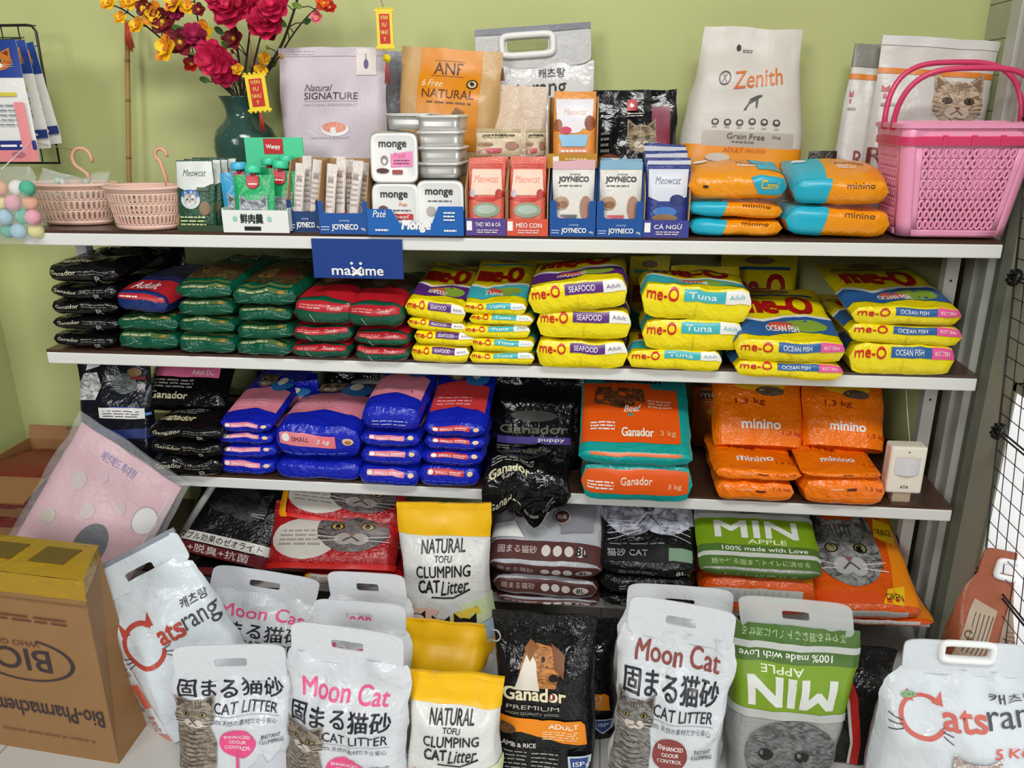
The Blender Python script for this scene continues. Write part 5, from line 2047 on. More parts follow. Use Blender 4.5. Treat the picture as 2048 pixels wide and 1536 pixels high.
# ------------------------------------------------------------------ red and gold New Year tags
def wish_tag(px0, px1, py0, py1, Y, string_to, lab_, roll=0, tassel=None):
    a, c = P(px0, py1, Y), P(px1, py0, Y)
    W, H = (c.x - a.x), (c.z - a.z)
    o = empty('wish_tag', ((a.x + c.x) / 2, Y, a.z), lab_, 'hanging tag', 'red and gold hanging tags', (0, R(roll), 0))
    G = mat('#f2d322', .4)
    b = MB()
    b.box(-W * .42, W * .42, -.0015, .0015, H * .03, H * .97, G)
    for z in (H * .03, H * .97):
        b.box(-W * .5, W * .5, -.002, .002, z - H * .03, z + H * .03, G)
        for k in range(5):
            b.ball((-W * .4 + W * .2 * k, 0, z + (H * .045 if z > H / 2 else -H * .045)), W * .07, G, 8)
    b.build('gold_card', o)
    b = MB()
    RD = mat('#c81e14', .45)
    b.box(-W * .27, W * .27, -.0022, -.0014, H * .12, H * .88, RD)
    cv = Canvas(b, [0, 1], [0, 1], [[Vector((-W * .27, -.0024, H * .12)), Vector((W * .27, -.0024, H * .12))], [Vector((-W * .27, -.0024, H * .88)), Vector((W * .27, -.0024, H * .88))]])
    for k, t in enumerate(('VẠN', 'SỰ', 'NHƯ', 'Ý')):
        wd = .36 if len(t) > 2 else .24 if len(t) > 1 else .12
        cv.text(t, .5 - wd, .78 - .235 * k, .5 + wd, .95 - .235 * k, ink('#f6dc6a'), .02)
    b.build('red_panel', o)
    b = MB()
    sp = P(*string_to[:2], string_to[2]) - Vector(o.location)
    b.tube([(0, 0, H), (sp.x * .5, sp.y * .5, (H + sp.z) / 2), sp], .0008, mat('#b03020', .6), 5)
    b.build('string', o)
    b = MB()
    rnd = random.Random(px0)
    z0 = 0
    if tassel == 'coin':
        b.tube([(0, 0, 0), (0.001, 0, -.012)], .0008, mat('#b03020', .6), 5)
        b.build('cord', o)
        b = MB()
        b.lathe([(.0001, -.001), (.0085, -.001), (.0085, .001), (.003, .001), (.003, .0014), (.0001, .0014)], G, 18)
        cn = b.build('coin', o, (0.001, 0, -.02), (R(90), 0, 0))
        b = MB()
        z0 = -.028
    for k in range(16):
        dx = rnd.uniform(-.006, .006)
        b.tube([(0, 0, z0), (dx * .6, 0, z0 - .012), (dx, 0, z0 - .034 - rnd.uniform(0, .012))], .0009, mat('#c23a34', .6), 4)
    tag(b.build('tassel', o), kind='stuff')


wish_tag(753, 787, 18, 97, .20, (757, -14, .2), 'red and gold hanging tag with a small coin, high above the lilac bag', tassel='coin')
wish_tag(497, 537, 148, 222, .185, (508, 70, .21), 'red and gold hanging tag in front of the dark green vase', roll=-4)

# ================================================================== wire grid and hanging packs at the left
WIRE = mat('#17181a', .35)
gx1, gz1 = P(60, 50, .30).x, P(60, 50, .30).z
gz0 = P(100, 326, .30).z
gx0 = gx1 - .42
gd = empty('wire_grid', (gx0, .30, gz0), 'black wire grid panel hanging on the wall at the far left', 'wire grid')
b = MB()
b.tube([(0, 0, gz1 - gz0 - .02), (0, 0, 0), (gx1 - gx0 + .012, 0, 0), (gx1 - gx0 + .012, 0, gz1 - gz0 - .014), (gx1 - gx0 + .004, 0, gz1 - gz0 - .002), (gx1 - gx0 - .01, 0, gz1 - gz0), (.02, 0, gz1 - gz0)], .0032, WIRE, 8, True)
b.build('frame', gd)
b = MB()
for k in range(1, 10):
    b.tube([(.043 * k, .002, 0), (.043 * k, .002, gz1 - gz0)], .0014, WIRE, 6)
for k in range(1, 8):
    b.tube([(0, .004, k * .0445), (gx1 - gx0 + .012, .004, k * .0445)], .0014, WIRE, 6)
for k in (1, 8):
    b.tube([(.043 * k, .0, .222), (.043 * k, .083, .222)], .003, WIRE, 6)
b.build('mesh_wires', gd)


def d_pack(bord, top='#1c3f8e', pal='#e9e7e4', bot='#27357e'):
    def front(c):
        c.rect(.0, .70, 1, 1, ink(top))
        c.cat(.72, .83, .20, .075, ink('#c9742a'), ink('#7a3a14'), ink('#e8d8a0'), W_)
        c.rect(.5, .55, .9, .58, ink('#d8c84a'))
        c.lines(.55, .3, .9, .5, 5, ink('#8a8f98'), 5, .3)
        c.rect(0, .10, 1, .18, ink(bot))
        c.lines(.1, .12, .9, .16, 1, W_, 3)
        if bord:
            c.rect(.0, 0, 1, .10, ink(bord))
            c.rect(.86, .10, .96, .5, ink(bord))
            c.ell(.8, .06, .08, .03, ink('#b8707a'), 12)
    return dict(base=film(pal, .3, .1, 20), front=front)


for i, (x0_, x1_, yt, yb, Y, bo, lab_) in enumerate(((-90, 37, 80, 322, .12, '#ea8f92', 'front hanging packet with blue top and pink border on the wire grid'), (-40, 66, 84, 300, .18, None, 'middle hanging blue and white packet on the wire grid'),
                                                     (-10, 92, 92, 294, .24, None, 'rear hanging blue and white packet on the wire grid'))):
    a, c = P(x0_, yb, Y), P(x1_, yt, Y)
    SEED[0] += 1
    m = bag_mesh(c.x - a.x, c.z - a.z, .012, 'pouch', 8, 14, SEED[0], .001, d_pack(bo)['front'], None, d_pack(bo)['base'])[0]
    o = m.build('hanging_packet', None, ((a.x + c.x) / 2, Y, a.z), (R(2), R(-3 * i), 0))
    tag(o, lab_, 'packet', 'hanging packets')
    b = MB()
    H_ = c.z - a.z
    b.tube([(0, .004, H_ - .006), (0, .02, H_ + .006), (0, .296 - Y, H_ + .012)], .0016, WIRE, 6)
    b.build('peg_hook', o)

# clear bag of pastel pompoms at the left edge
pc = P(18, 412, -.01)
rnd = random.Random(11)
o = empty('pompom_bag', (pc.x, -.01, P(20, 482, -.01).z), 'clear bag of pastel pompoms hanging at the left end of the top board', 'bag')
m = bag_mesh(.14, .155, .09, 'handle', 14, 14, 77, .006, None, None, mat('#eef2f0', .1, alpha=.16))[0]
m.build('clear_film', o)
b = MB(); b.tube([(0, 0, .15), (-.01, .12, .2), (-.03, .30, P(20, 300, .30).z - o.location.z)], .0012, mat('#d8d8d8', .5), 5); b.build('hanging_cord', o)
PC = ['#f0a8bc', '#c8a4e0', '#f0e49a', '#58b898', '#f4f0ea', '#f4b08c', '#a8d0e8']
PN_ = ['pink', 'lilac', 'cream yellow', 'teal', 'white', 'peach', 'pale blue']
k = 0
for j in range(4):
    for i in range(4):
        r = .0165
        x = pc.x - .048 + .032 * i + (j % 2) * .008
        y = -.018 + .012 * ((i + j) % 2)
        z = o.location.z + .022 + .030 * j
        ci = (i * 3 + j * 2 + (i * j)) % 7
        bb = MB()
        bb.ball((0, 0, 0), r, mat(PC[ci], .8, 'cloth', bump=.8, scale=300), 14)
        t = bb.build('pompom', None, (x, y, z))
        tag(t, '%s pompom in the clear bag, %s row, %s from the left' % (PN_[ci], ['bottom', 'second', 'third', 'top'][j], ['first', 'second', 'third', 'fourth'][i]), 'pompom', 'pompoms in the clear bag')
        k += 1
for k, (px, py) in enumerate(((62, 395), (66, 425))):
    q = P(px, py, .03)
    bb = MB(); bb.ball((0, 0, 0), .012, mat('#d8c81c', .7), 12)
    zq = z1 + .012 + .024 * (1 - k) if False else z1 + .0125 + .0245 * (1 - k)
    tag(bb.build('pompom', None, (q.x, .03, zq)), ['upper yellow ball beside the pale pink oval basket', 'lower yellow ball beside the pale pink oval basket'][k], 'ball')

# blue sign hanging from the top rail
a, c = P(626, 555, -.006), P(806, 481, -.006)
W, H = P(806, 520, -.006).x - P(626, 520, -.006).x, c.z - a.z
sg = empty('shelf_sign', ((P(626, 520, -.006).x + P(806, 520, -.006).x) / 2, -.006, a.z), 'dark blue hanging sign with white lettering under the top board', 'sign')
b = MB(); b.box(-W / 2, W / 2, -.0012, .0012, 0, H, mat('#123a86', .4)); b.box(-W / 2, W / 2, -.0012, .06, H, H + .0016, mat('#123a86', .4))
b.build('board', sg)
b = MB()
cv = Canvas(b, [0, 1], [0, 1], [[Vector((-W / 2, -.0014, 0)), Vector((W / 2, -.0014, 0))], [Vector((-W / 2, -.0014, H)), Vector((W / 2, -.0014, H))]])
cv.text('ma', .21, .09, .42, .26, W_, .035)
cv.text('ıme', .55, .09, .78, .26, W_, .035)
cv.ring(.485, .25, .055, .13, .016, W_, 16, 200, 340)
cv.ring(.485, .02, .055, .13, .016, W_, 16, 30, 150)
cv.line(.43, .09, .545, .30, .022, W_, W / H)
cv.line(.43, .30, .545, .09, .022, W_, W / H)
cv.ell(.435, .40, .017, .037, W_, 12)
cv.ell(.535, .40, .017, .037, W_, 12)
b.build('lettering', sg)

# ================================================================== THE FLOOR ROW
def slot_top(up=.05, slot=.13, white='#d8dbe0', tilt=0.0, alpha=1.0, wf=.455):
    def k(o, g, W, H, T):
        hx = W * wf
        pts = [(x + tilt * (z - .02), z) for x, z in rrect(hx, up * .62, .2, 32, 0, up * .38)]
        hole = [(x + tilt * (z - .02), z) for x, z in rrect(W * slot, .0085, .2, 32, 0, up * .40)]
        m = film(white, .3, .14) if alpha >= 1 else mat(white, .2, alpha=alpha)
        plate(o, pts, hole, m, H - .002, 0, 'handle', .25, .003)
    return k


def d_mooncat(acc='#e8528a', name='#e85a8c', tab='#8f8274', title=True):
    A = ink(acc)

    def front(c):
        if title:
            c.text('Moon Cat', .16, .76, .86, .87, ink(name), .022)
        c.text('固まる猫砂', .07, .60, .90, .725, ink('#22232a'), .022)
        c.text('CAT LITTER', .36, .515, .88, .575, ink('#24252c'), .012)
        c.rect(.34, .500, .90, .503, ink('#9a9aa2'))
        c.text('100% 天然の素材だから安心', .34, .455, .88, .485, ink('#5a5a62'))
        c.ell(.55, .33, .155, .095, A, 26)
        for k, t in enumerate(('ENHANCED', 'ODOUR', 'CONTROL')):
            wd = .11 if k != 1 else .075
            c.text(t, .55 - wd, .36 - .035 * k, .55 + wd, .382 - .035 * k, W_, .02)
        c.rect(.535, .0, .56, .24, A)
        c.poly([(.6, .0), (.62, .16), (.7, .2), (.74, .26), (.8, .2), (.9, .26), (.95, .18), (.95, .0)], ink('#c9ccd4'))
        c.text('INSTANT', .76, .36, .9, .385, ink('#3a3b44'), .01)
        c.text('CLUMPING', .74, .325, .92, .35, ink('#3a3b44'), .01)
        c.cat(.20, .50, .17, .085, fur(tab, 60), ink('#4a4038'), ink('#a08a4a'), ink('#cfc6ba'), True)
    return dict(base=film('#d6d9de', .24, .5, 8), front=front)


MC_P, MC_B = d_mooncat(), d_mooncat('#8c3f3c', '#8f4a44', '#84807c')
FG = 'white pink-lettered litter bags'
LB = 'cat litter bag'
stand('cat_litter_bag', MC_P, 412, 648, 1185, -.195, 0, 'white pink-lettered cat litter bag at the back, beside the leaning bag', LB, FG, lean=7, roll=3, yaw=-4, T=.10, shape='handle', yref=1240, nu=22, nv=26, kids=slot_top(.055, tilt=.2), wr=.008)
stand('cat_litter_bag', MC_P, 655, 822, 1192, -.24, 0, 'white pink-lettered cat litter bag mostly hidden behind the two front ones', LB, FG, lean=6, T=.10, shape='handle', yref=1240, nu=20, nv=26, kids=slot_top(.055, tilt=-.1), wr=.005)
stand('cat_litter_bag', MC_P, 622, 822, 1252, -.36, 0, 'white pink-lettered cat litter bag directly behind the middle front one', LB, FG, lean=6, roll=1, T=.09, shape='handle', yref=1300, nu=20, nv=26, kids=slot_top(.055), wr=.008)
stand('cat_litter_bag', at_v(d_mooncat(title=False), .10, 1.29), 358, 592, 1345, -.47, 0, 'white pink-lettered cat litter bag in front, nearest the brown carton', LB, FG, lean=6, roll=-2, yaw=5, T=.10, shape='handle', yref=1410, nu=22, nv=28, kids=slot_top(.06), wr=.008)
stand('cat_litter_bag', at_v(MC_P, 0, .97), 572, 820, 1312, -.48, 0, 'white pink-lettered cat litter bag in front, beside the yellow-topped bag', LB, FG, lean=6, roll=1, yaw=-5, T=.10, shape='handle', yref=1400, nu=22, nv=28, kids=slot_top(.06), wr=.008)
stand('cat_litter_bag', MC_B, 1236, 1466, 1226, -.31, 0, 'white litter bag directly behind the brown-lettered one', LB, 'white brown-lettered litter bags', lean=5, roll=1, T=.09, shape='handle', yref=1300, nu=20, nv=26, kids=slot_top(.06), wr=.009)
stand('cat_litter_bag', at_v(MC_B, .07, 1.07), 1228, 1456, 1262, -.44, 0, 'white brown-lettered cat litter bag in front, beside the upside-down green bag', LB, 'white brown-lettered litter bags', lean=6, roll=3, yaw=-7, T=.10, shape='handle', yref=1370, nu=24, nv=28, kids=slot_top(.06), wr=.008)


def d_tofu():
    def front(c):
        c.poly([(0, .80), (.3, .79), (.6, .80), (1, .78), (1, 1), (0, 1)], ink('#f5bd0e'))
        K = ink('#1b1b1c')
        c.text('NATURAL', .26, .682, .74, .765, K, .025, .05, .02)
        c.text('TOFU', .41, .636, .60, .675, K, .02, .1, .006)
        c.text('CLUMPING', .20, .532, .80, .608, K, .02, .05, .022)
        c.text('CAT', .22, .432, .46, .515, K, .03, .05, .01)
        c.text('Litter', .47, .418, .78, .515, K, .01, .3, .03)
        c.poly([(.36, .405), (.6, .395), (.8, .46), (.79, .47), (.6, .405), (.37, .415)], K)
        c.poly([(.60, .18), (1, .25), (1, .40), (.7, .36)], ink('#d9e8b8'))
        c.poly([(.55, .22), (.9, .3), (.85, .35), (.6, .3)], ink('#f0d24a'))
        c.poly([(.0, .16), (.3, .2), (.45, .32), (.1, .34)], ink('#f0c8b4'))
        c.poly([(.72, .1), (1, .12), (1, .24), (.8, .22)], ink('#b8d0ec'))
        c.rect(0, 0, 1, .08, ink('#f0b40e'))
        # three round animal heads
        for (u, v, r, m) in ((.2, .22, .10, ink('#e8e0d8')), (.46, .18, .11, K), (.72, .18, .13, K)):
            for sg in (-1, 1):
                c.poly([(u + sg * r * .9, v + r * .95), (u + sg * r * .2, v + r * .6), (u + sg * r * .9, v + r * .15)][::sg], K)
            c.ell(u, v, r * 1.05, r * .72, K, 20)
            c.ell(u, v, r, r * .66, m, 20)
            for sg in (-1, 1):
                c.ell(u + sg * r * .45, v + r * .05, r * .24, r * .17, ink('#e6e2da'), 12)
                c.ell(u + sg * r * .45, v + r * .05, r * .12, r * .10, K, 10)
        rnd = random.Random(4)
        for k in range(60):
            u, v = rnd.uniform(.04, .94), rnd.uniform(.30, .78)
            c.line(u, v, u + rnd.uniform(-.02, .02), v + rnd.uniform(-.012, .012), .0035, ink('#b9bcb8'))
    return dict(base=film('#dededb', .27, .3, 10), front=front)


TF = d_tofu()
YT = film('#f5bd0e', .28, .25)
TG = 'yellow-topped tofu litter bags'
stand('cat_litter_bag', at_v(TF, .19), 800, 986, 1006, -.12, 0, 'yellow-topped cat litter bag standing tallest, against the third board', LB, TG, lean=5, roll=-2, T=.10, shape='litter', yref=1130, nu=20, nv=30, seal=(.03, YT), wr=.004)
stand('cat_litter_bag', dict(TF, front=lambda c: (d_tofu()['front'](c), c.rect(0, .62, 1, 1, ink('#f5bd0e')), c.rect(.1, .58, .9, .6, ink('#8a8a88')))), 796, 968, 1242, -.27, 0, 'yellow-topped cat litter bag wedged between the other two yellow-topped ones', LB, TG, lean=5, roll=2, T=.09, shape='litter', yref=1300, nu=20, nv=24, seal=(.06, YT), wr=.006)
stand('cat_litter_bag', TF, 816, 1006, 1346, -.46, 0, 'yellow-topped cat litter bag in the front row beside the black bag', LB, TG, lean=5, roll=1, T=.10, shape='litter', yref=1430, nu=22, nv=26, seal=(.04, YT), wr=.004)


def d_ganador():
    def front(c):
        # dog portrait
        c.poly([(.22, .60), (.30, .78), (.42, .84), (.56, .82), (.66, .70), (.62, .60)], fur('#b8793e', 50))
        c.poly([(.20, .58), (.34, .80), (.42, .74), (.46, .58)], ink('#e6ddd0'))
        c.poly([(.36, .86), (.30, .80), (.36, .74), (.44, .82)], ink('#8a5628'))
        c.poly([(.56, .84), (.70, .78), (.70, .66), (.6, .72)], ink('#7a4a22'))
        c.ell(.60, .665, .05, .022, ink('#151312'), 12)
        c.ell(.49, .755, .02, .014, ink('#151312'), 10)
        c.text('Ganador', .10, .52, .72, .60, ink('#efe3bd'), .04)
        c.ell(.585, .552, .035, .022, ink('#7a2418'), 14)
        c.text('1', .575, .54, .592, .565, W_, .03)
        c.text('PREMIUM', .14, .465, .66, .49, ink('#b9b4a6'), .0)
        c.text('HIGH QUALITY FOOD', .14, .43, .66, .448, ink('#a39f94'), .0)
        c.poly([(0, .415), (.86, .405), (.9, .38), (.92, .26), (.7, .27), (.3, .33), (0, .30)], ink('#f08c14'))
        c.text('ADULT', .56, .355, .84, .385, W_, .03)
        c.lines(.5, .29, .84, .345, 4, ink('#f8d8a8'), 4)
        c.ell(.14, .34, .11, .035, fur('#7a5230', 90), 16)
        c.text('LAMB & RICE', .1, .235, .44, .265, ink('#e8e4dc'), .02)
        c.lines(.06, .06, .36, .22, 6, ink('#9c9a96'), 5, .3)
        c.lines(.4, .06, .66, .22, 6, ink('#9c9a96'), 6, .3)
        c.poly([(.74, .2), (.94, .2), (.93, .12), (.84, .07), (.75, .12)], ink('#c9ced8'))
        c.poly([(.76, .19), (.92, .19), (.91, .125), (.84, .085), (.77, .125)], ink('#2f4a8c'))
        c.text('ISP', .79, .135, .89, .165, W_, .02)
        c.ring(.02, .86, .06, .04, .015, ink('#a8a8a4'), 16)
    return dict(base=film('#0e0e0f', .18, .4, 14), front=front)


GA = d_ganador()
stand('pet_food_bag', GA, 1060, 1236, 1232, -.25, 0, 'black and orange food bag half hidden behind the one with the dog portrait', group='black dog food bags', lean=5, T=.09, shape='litter', yref=1330, nu=18, nv=24, wr=.005)
stand('pet_food_bag', GA, 986, 1194, 1226, -.37, 0, 'black food bag with a brown and white dog portrait in the front row', group='black dog food bags', lean=6, T=.10, shape='litter', yref=1340, nu=22, nv=26, seal=(.04, film('#121213', .2, .3)), wr=.004)
stand('cat_litter_bag', MG, 1446, 1716, 1250, -.35, 0, 'green and grey litter bag standing upside down in the front row', LB, lean=6, roll=2, T=.10, shape='vee', yref=1310, nu=24, nv=28, flip=True, kids=slot_top(.055, .10, '#d8dcda', -.2, .55, .42), wr=.005)


def d_blackred():
    def front(c):
        c.poly([(.2, .9), (.45, .6), (.6, .2), (.62, 0), (.5, 0), (.48, .2), (.34, .55), (.12, .86)], ink('#b8241e'))
        c.poly([(.12, .86), (.34, .55), (.48, .2), (.5, 0), (.46, 0), (.44, .2), (.3, .53), (.1, .82)], ink('#d8d0c8'))
    return dict(base=film('#121212', .2, .4), front=front)


stand('pet_food_bag', d_blackred(), 1640, 1775, 1290, -.27, 0, 'black bag with a curved red stripe behind the upside-down green bag', lean=6, roll=4, T=.08, shape='litter', yref=1400)
stand('cat_litter_bag', d_catsrang('#d0675c', '#4a4a50', '#d9dfe4', cu=.245, cv=.735, r=.145, ta=.25, tr=.40), 1742, 2080, 1338, -.40, 0, 'large white cat litter bag with moulded grip in the right front corner', LB, lean=6, T=.13, shape='catsr', yref=1440, nu=26, nv=30,
      kids=ring_handle(hw=.175, slot=.125, up=.018), wr=.009)


def d_brownback():
    def front(c):
        c.poly([(.04, .0), (.34, 0), (.46, .62), (.16, .7)], ink('#b9a48c'))
        for k in range(5):
            c.line(.12 + .05 * k, .1, .22 + .05 * k, .55, .012, ink('#4a4440'), 1.2)
        c.poly([(.5, .1), (.98, .2), (.98, .9), (.62, .92)], ink('#a8907c'))
        c.ell(.86, .62, .13, .12, W_, 18)
        c.ring(.16, .3, .05, .05, .014, ink('#5a3a2c'), 14, 40, 330)
        c.lines(.6, .2, .9, .45, 6, ink('#8a4a3a'), 3, .3)
    return dict(base=film('#a0573a', .34, .15, 14), front=at_v(dict(front=front), .55)['front'])


stand('cat_litter_bag', d_brownback(), 1908, 2074, 1150, -.235, 0, 'brown-backed litter bag standing behind the large white one at the right edge', LB, lean=8, roll=10, T=.10, shape='catsr', yref=1230, kids=ring_handle(hw=.19, slot=.13, topm=film('#a0573a', .34, .15, 14)))

# leaning white bag with printed side gusset
SEED[0] = 900
base = P(460, 1478, -.32)
Wl, Hl = .215, .335
dl = d_catsrang('#b8493c', '#3e4046', '#d6dee4', cu=.25, cv=.62, r=.19, small=False, ta=.25, tr=.32)
mb_, _, g_ = bag_mesh(Wl, Hl, .09, 'catsr', 24, 30, 901, .009, dl['front'], None, dl['base'])
lr = Matrix.Rotation(R(16), 3, 'Z') @ Matrix.Rotation(R(-16), 3, 'X') @ Matrix.Rotation(R(-24), 3, 'Y')
lb = mb_.build('cat_litter_bag', None, (base.x, -.335, .035), lr.to_euler())
tag(lb, 'white cat litter bag with a punched grip leaning left against the brown carton', LB)
ptl = rrect(Wl * .47, .036, .2, 32, 0, .022)
hol = rrect(Wl * .135, .0125, .2, 32, -.0, .010)
plate(lb, ptl, hol, film('#d6dee4', .3, .2), Hl - .006, 0, 'handle', .2, .004)
s = MB(); s.box(-Wl * .46, Wl * .46, -.0035, .0035, Hl + .046, Hl + .056, film('#8b8f98', .3, .15)); s.build('top_seal', lb)


def d_side(c):
    c.poly([(0, .45), (.5, .5), (.62, .66), (.45, .84), (.2, .97), (0, .99)], ink('#c24a34'))
    c.ell(.16, .60, .14, .02, ink('#cfd4da'), 10)
    K = ink('#3a3a40')
    vt, tt = text_tris('atsrang', .02)
    c.draw([(.52 + y * .26, .76 - x * .28) for x, y in vt], tt, K)
    c.ring(.60, .80, .17, .045, .05, ink('#5a3430'), 18, 40, 330)
    vt, tt = text_tris('캐츠랑', .0)
    c.draw([(.80 + y * .13, .60 - x * .11) for x, y in vt], tt, K)
    c.rect(.72, .26, .94, .43, ink('#e0705c'))
    vt, tt = text_tris('5 KG', .01)
    c.draw([(.60 + y * .26, .20 - x * .11) for x, y in vt], tt, ink('#c06a5c'))
    vt, tt = text_tris('천연모래', .0)
    c.draw([(.5 + y * .14, .42 - x * .18) for x, y in vt], tt, K)
    c.poly([(.0, .0), (1, .0), (1, .06), (0, .1)], ink('#c8887c'))


sg_m = bag_mesh(.11, Hl * .98, .016, 'brick', 10, 24, 902, .003, d_side, None, film('#e1e5ea', .3, .14))[0]
sg_m.build('side_gusset', lb, (-Wl * .5 - .028, .03, 0), (0, 0, R(-50)))

# taped brown carton at the front left, printed upside down
c0 = PZ(238, 1528, 0)
cz = P(168, 1174, c0.y).z + .012
cr = empty('shipping_carton', (c0.x, c0.y, 0), 'brown shipping carton sealed with yellow tape, print upside down, at the front left', 'carton', rot=(0, 0, R(-5)))
KB = mat('#9a7348', .62, 'carton', bump=.05, scale=60)
CW, CD = .42, .115
b = MB()
cb = [Vector(q) for q in ((-CW, 0, 0), (0, 0, 0), (-CW, CD, 0), (-.012, CD, 0), (-CW, 0, cz), (0, 0, cz), (-CW, CD, cz), (-.055, CD, cz))]
b.v += [tuple(q) for q in cb]
for q in ((0, 2, 3, 1), (4, 5, 7, 6), (0, 1, 5, 4), (2, 6, 7, 3), (0, 4, 6, 2), (1, 3, 7, 5)):
    b.face(q, KB, True)
us = [i / 6 for i in range(7)]
cv = Canvas(b, us, us, [[Vector((-CW + CW * u, -.0002, cz * v)) for u in us] for v in us], True)
PK = ink('#3b2f36', .6)
PR = ink('#6a3c2c', .6)
cv.text('BIO', .25, .40, .55, .52, PK, .01)
cv.ring(.395, .46, .27, .12, .02, PK, 30, -40, 250)
cv.text('WHO GMP', .30, .375 - .0, .54, .405, PR, .0) if False else cv.text('WHO GMP', .29, .385 - .03, .56, .385, PR, .0)
cv.text('Bio-Pharmachemie', .03, .70, .66, .79, PK, .01)
cv.text('A division of animal health products', .10, .87, .60, .895, PR)
cv.lines(.12, .21, .68, .255, 2, PR, 4, .4)
cv.rect(0, .125, 1, .13, ink('#7a5a38', .6))
b.build('body', cr, bevel=.002)
TP = mat('#b08a1e', .22, 'film', bump=.3, scale=20)
b = MB()
rows = []
for v in range(7):
    rows.append([(-CW + (CW + .004) * u / 12, -.0015 - .001 * math.sin(u * 2.1 + v), cz - .042 + .0072 * v + .0016 * noise.noise(Vector((u * .9, v, 3)))) for u in range(13)])
b.grid(rows, TP)
rows = []
for v in range(7):
    rows.append([(-CW + (CW + .004 - .055 * v / 6) * u / 12, -.001 + (CD + .002) * v / 6, cz + .002 + .004 * math.sin(math.pi * v / 6) + .002 * noise.noise(Vector((u * .9, v, 7)))) for u in range(13)])
b.grid(rows, TP)
for k in range(3):
    x0 = -CW + .05 + .115 * k
    b.box(x0, x0 + .075, CD * .3, CD * .75, cz + .0045, cz + .0072, mat('#6a5420', .4))
rows = [[(.002 - .055 * u / 5 + .0015 * math.sin(v * 1.7 + u), -.001 + CD * u / 5, cz - .03 + .0055 * v) for u in range(6)] for v in range(7)]
b.grid(rows, TP)
b.build('sealing_tape', cr)

# open carton behind on the left
a, c = P(-70, 960, .02), P(92, 960, .02)
ct = P(40, 955, .02).z
oc = empty('open_carton', ((a.x + c.x) / 2, .02, 0), 'open brown carton standing in the corner left of the rack', 'carton')
w2 = (c.x - a.x) / 2
b = MB()
KD = mat('#93693f', .65, 'carton', bump=.05, scale=60)
for (x0, x1, y0, y1) in ((-w2, w2, 0, .004), (-w2, w2, .236, .24), (-w2, -w2 + .004, 0, .24), (w2 - .004, w2, 0, .24)):
    b.box(x0, x1, y0, y1, 0, ct, KD)
b.box(-w2, w2, 0, .24, 0, .004, KD)
b.build('body', oc)
zb = P(40, 852, .26).z
b = MB()
b.poly([(-w2, .236, ct), (w2 * 1.0, .236, ct), (w2 * .98, .25, zb), (-w2, .25, zb)], KD); b.poly([(-w2, .24, ct), (w2, .24, ct), (w2 * .98, .254, zb), (-w2, .254, zb)][::-1], KD)
us = [0, 1]
cv = Canvas(b, us, us, [[Vector((-w2, .2355, ct)), Vector((w2, .2355, ct))], [Vector((-w2, .2495, zb)), Vector((w2 * .98, .2495, zb))]])
cv.ring(.72, .86, .05, .10, .016, ink('#2a2420', .6), 16, 30, 330)
cv.text('D', .52, .78, .60, .94, ink('#2a2420', .6))
b.build('back_flap', oc)
b = MB()
b.poly([(w2, .0, ct), (w2, .24, ct), (w2 + .035, .235, zb - .05), (w2 + .035, .01, zb - .09)], KD); b.poly([(w2 - .003, .0, ct), (w2 - .003, .24, ct), (w2 + .032, .235, zb - .05), (w2 + .032, .01, zb - .09)][::-1], KD)
b.build('side_flap', oc)
b = MB()
b.poly([(-w2, -.001, ct), (w2, -.001, ct), (w2 * .9, -.075, ct - .03), (-w2, -.075, ct - .03)], KD); b.poly([(-w2, -.001, ct - .003), (w2, -.001, ct - .003), (w2 * .9, -.075, ct - .033), (-w2, -.075, ct - .033)][::-1], KD)
b.build('front_flap', oc)
for k in range(3):
    o = bag_mesh(w2 * 1.8, .2, .05, 'pillow', 10, 8, 700 + k, .004, None, None, film('#7a1e1a', .35, .2), lying=True)[0].build('packet', None, ((a.x + c.x) / 2, .03, ct - .15 + .051 * k))
    tag(o, 'dark red packet lying %s in the open carton' % ['deepest', 'in the middle', 'uppermost'][k], 'packet', 'dark red packets in the open carton')

# film-wrapped pack of pink training pads tilted in front of the rack
PW, PH, PT = .285, .64, .085


def d_pads(c):
    c.ell(.62, .655, .13, .085, ink('#4b5054', .4), 24, -.3)
    c.text('배변패드 특대형', .30, .93, .62, .965, ink('#5b57a8'), .0)
    c.ell(.88, .83, .09, .05, ink('#e8e6e6'), 18)
    c.ring(.88, .83, .1, .055, .01, ink('#a8a4a8'), 18, 20, 250)
    for (u, v, r, h) in ((.25, .82, .07, '#cdb9b8'), (.45, .75, .06, '#d2bcb8'), (.2, .66, .06, '#c8b8a8'), (.4, .88, .05, '#d8b8be'), (.66, .82, .05, '#cfbab4'), (.3, .55, .07, '#cfc0b8')):
        c.ell(u, v, r, r * .5, ink(h), 14)
    for k in range(5):
        c.line(.955 + .008 * k, .5, .955 + .008 * k, .97, .003, ink('#f0e8ea'))


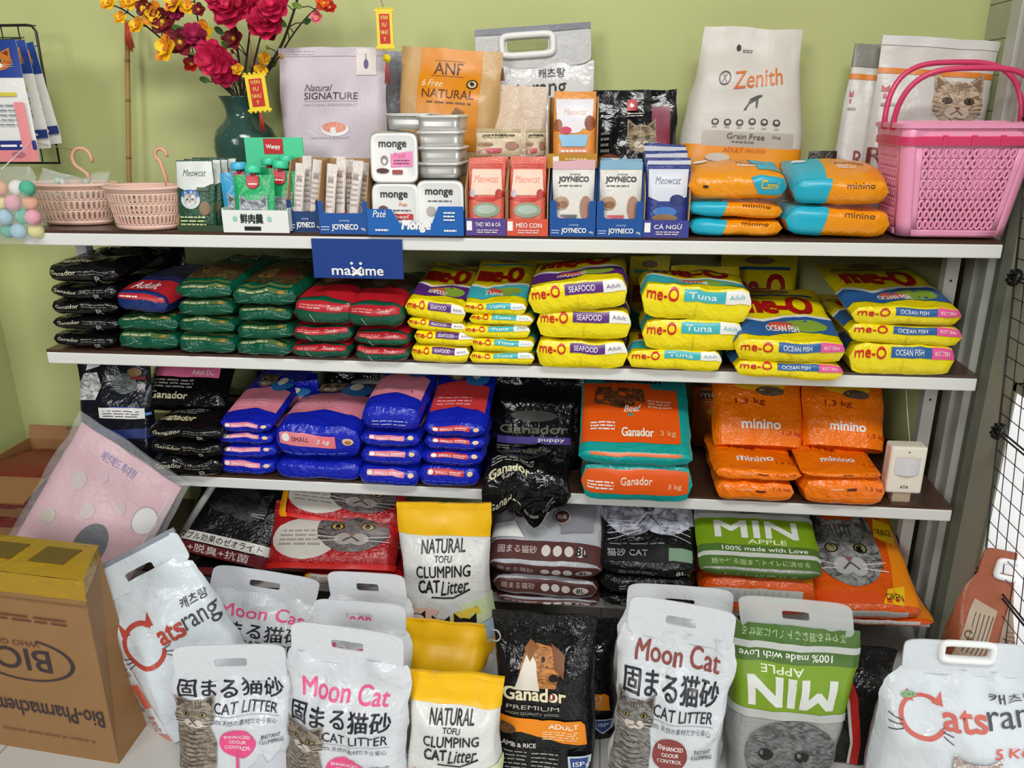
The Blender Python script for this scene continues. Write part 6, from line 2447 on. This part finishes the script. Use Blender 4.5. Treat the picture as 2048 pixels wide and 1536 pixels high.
pb_ = P(12, 1352, -.17)
pr_ = Matrix.Rotation(R(-14), 3, 'X') @ Matrix.Rotation(R(31), 3, 'Y')
m = bag_mesh(PW, PH, PT, 'brick', 16, 22, 950, .003, d_pads, None, film('#dcb0b8', .35, .12, 10))[0]
pd = m.build('pad_pack', None, (pb_.x, -.17, pb_.z), pr_.to_euler())
tag(pd, 'clear-wrapped pack of pale pink pads tilted between the carton and the rack', 'pad pack')
m = bag_mesh(PW + .03, PH + .03, PT + .02, 'brick', 16, 20, 951, .007, None, None, mat('#e4e8ec', .14, 'film', bump=.6, scale=12, alpha=.15))[0]
m.build('film_wrap', pd, (0, 0, -.01))

# ================================================================== black wire cube panels at the right
XG = 1.03
nodes = [atz_ for atz_ in (1.50, 1.207, .912, .617, .330)]


def gy(z):
    return -.005 + (z - .912) * .187


def gp(z, t, dx=0):
    """point on the leaning panel plane: height z, distance t from its back edge towards the viewer"""
    return Vector((XG + dx, gy(z) - t, z))


zs_ = [1.50, 1.207, .912, .617, .330, .19]
wn = ['topmost', 'second from the top', 'third from the top', 'fourth from the top', 'lowest']
for i in range(5):
    za, zb_ = zs_[i], zs_[i + 1]
    o_ = gp(zb_, 0)
    o = empty('wire_grid', o_, 'black wire mesh grid at the right edge, %s in its column' % wn[i], 'wire grid', 'black wire grids at the right')
    b = MB()
    b.tube([gp(za - .004, 0) - o_, gp(zb_ + .004, 0) - o_, gp(zb_ + .004, .34) - o_, gp(za - .004, .34) - o_], .0022, WIRE, 8, True)
    b.build('frame', o)
    b = MB()
    for k in range(1, 8 if i < 4 else 4):
        z = zb_ + (za - zb_) * k / (8 if i < 4 else 4)
        b.tube([gp(z, 0) - o_, gp(z, .34) - o_], .0009, WIRE, 6)
    for k in range(1, 9):
        b.tube([gp(za - .004, .34 * k / 9) - o_, gp(zb_ + .004, .34 * k / 9) - o_], .0009, WIRE, 6)
    b.build('mesh_wires', o)
for i, z in enumerate(zs_[1:5]):
    o_ = gp(z, 0)
    o = empty('panel_connector', o_, 'round black plastic connector joining the wire panels, %s' % ['hidden near the pink handles', 'beside the second board', 'beside the third board', 'lowest, above the brown bag'][i], 'connector', 'panel connectors', (0, R(-70), 0))
    b = MB()
    BP = mat('#101012', .35)
    b.lathe([(.0001, -.006), (.015, -.006), (.0175, -.003), (.0175, .003), (.015, .006), (.0001, .007)], BP, 20)
    b.build('disc', o)
    b = MB()
    for k in range(8):
        t = 2 * math.pi * k / 8
        b.tube([(.004 * math.cos(t), .004 * math.sin(t), .0075), (.015 * math.cos(t), .015 * math.sin(t), .0075)], .0022, BP, 6)
    b.build('clip_ribs', o)
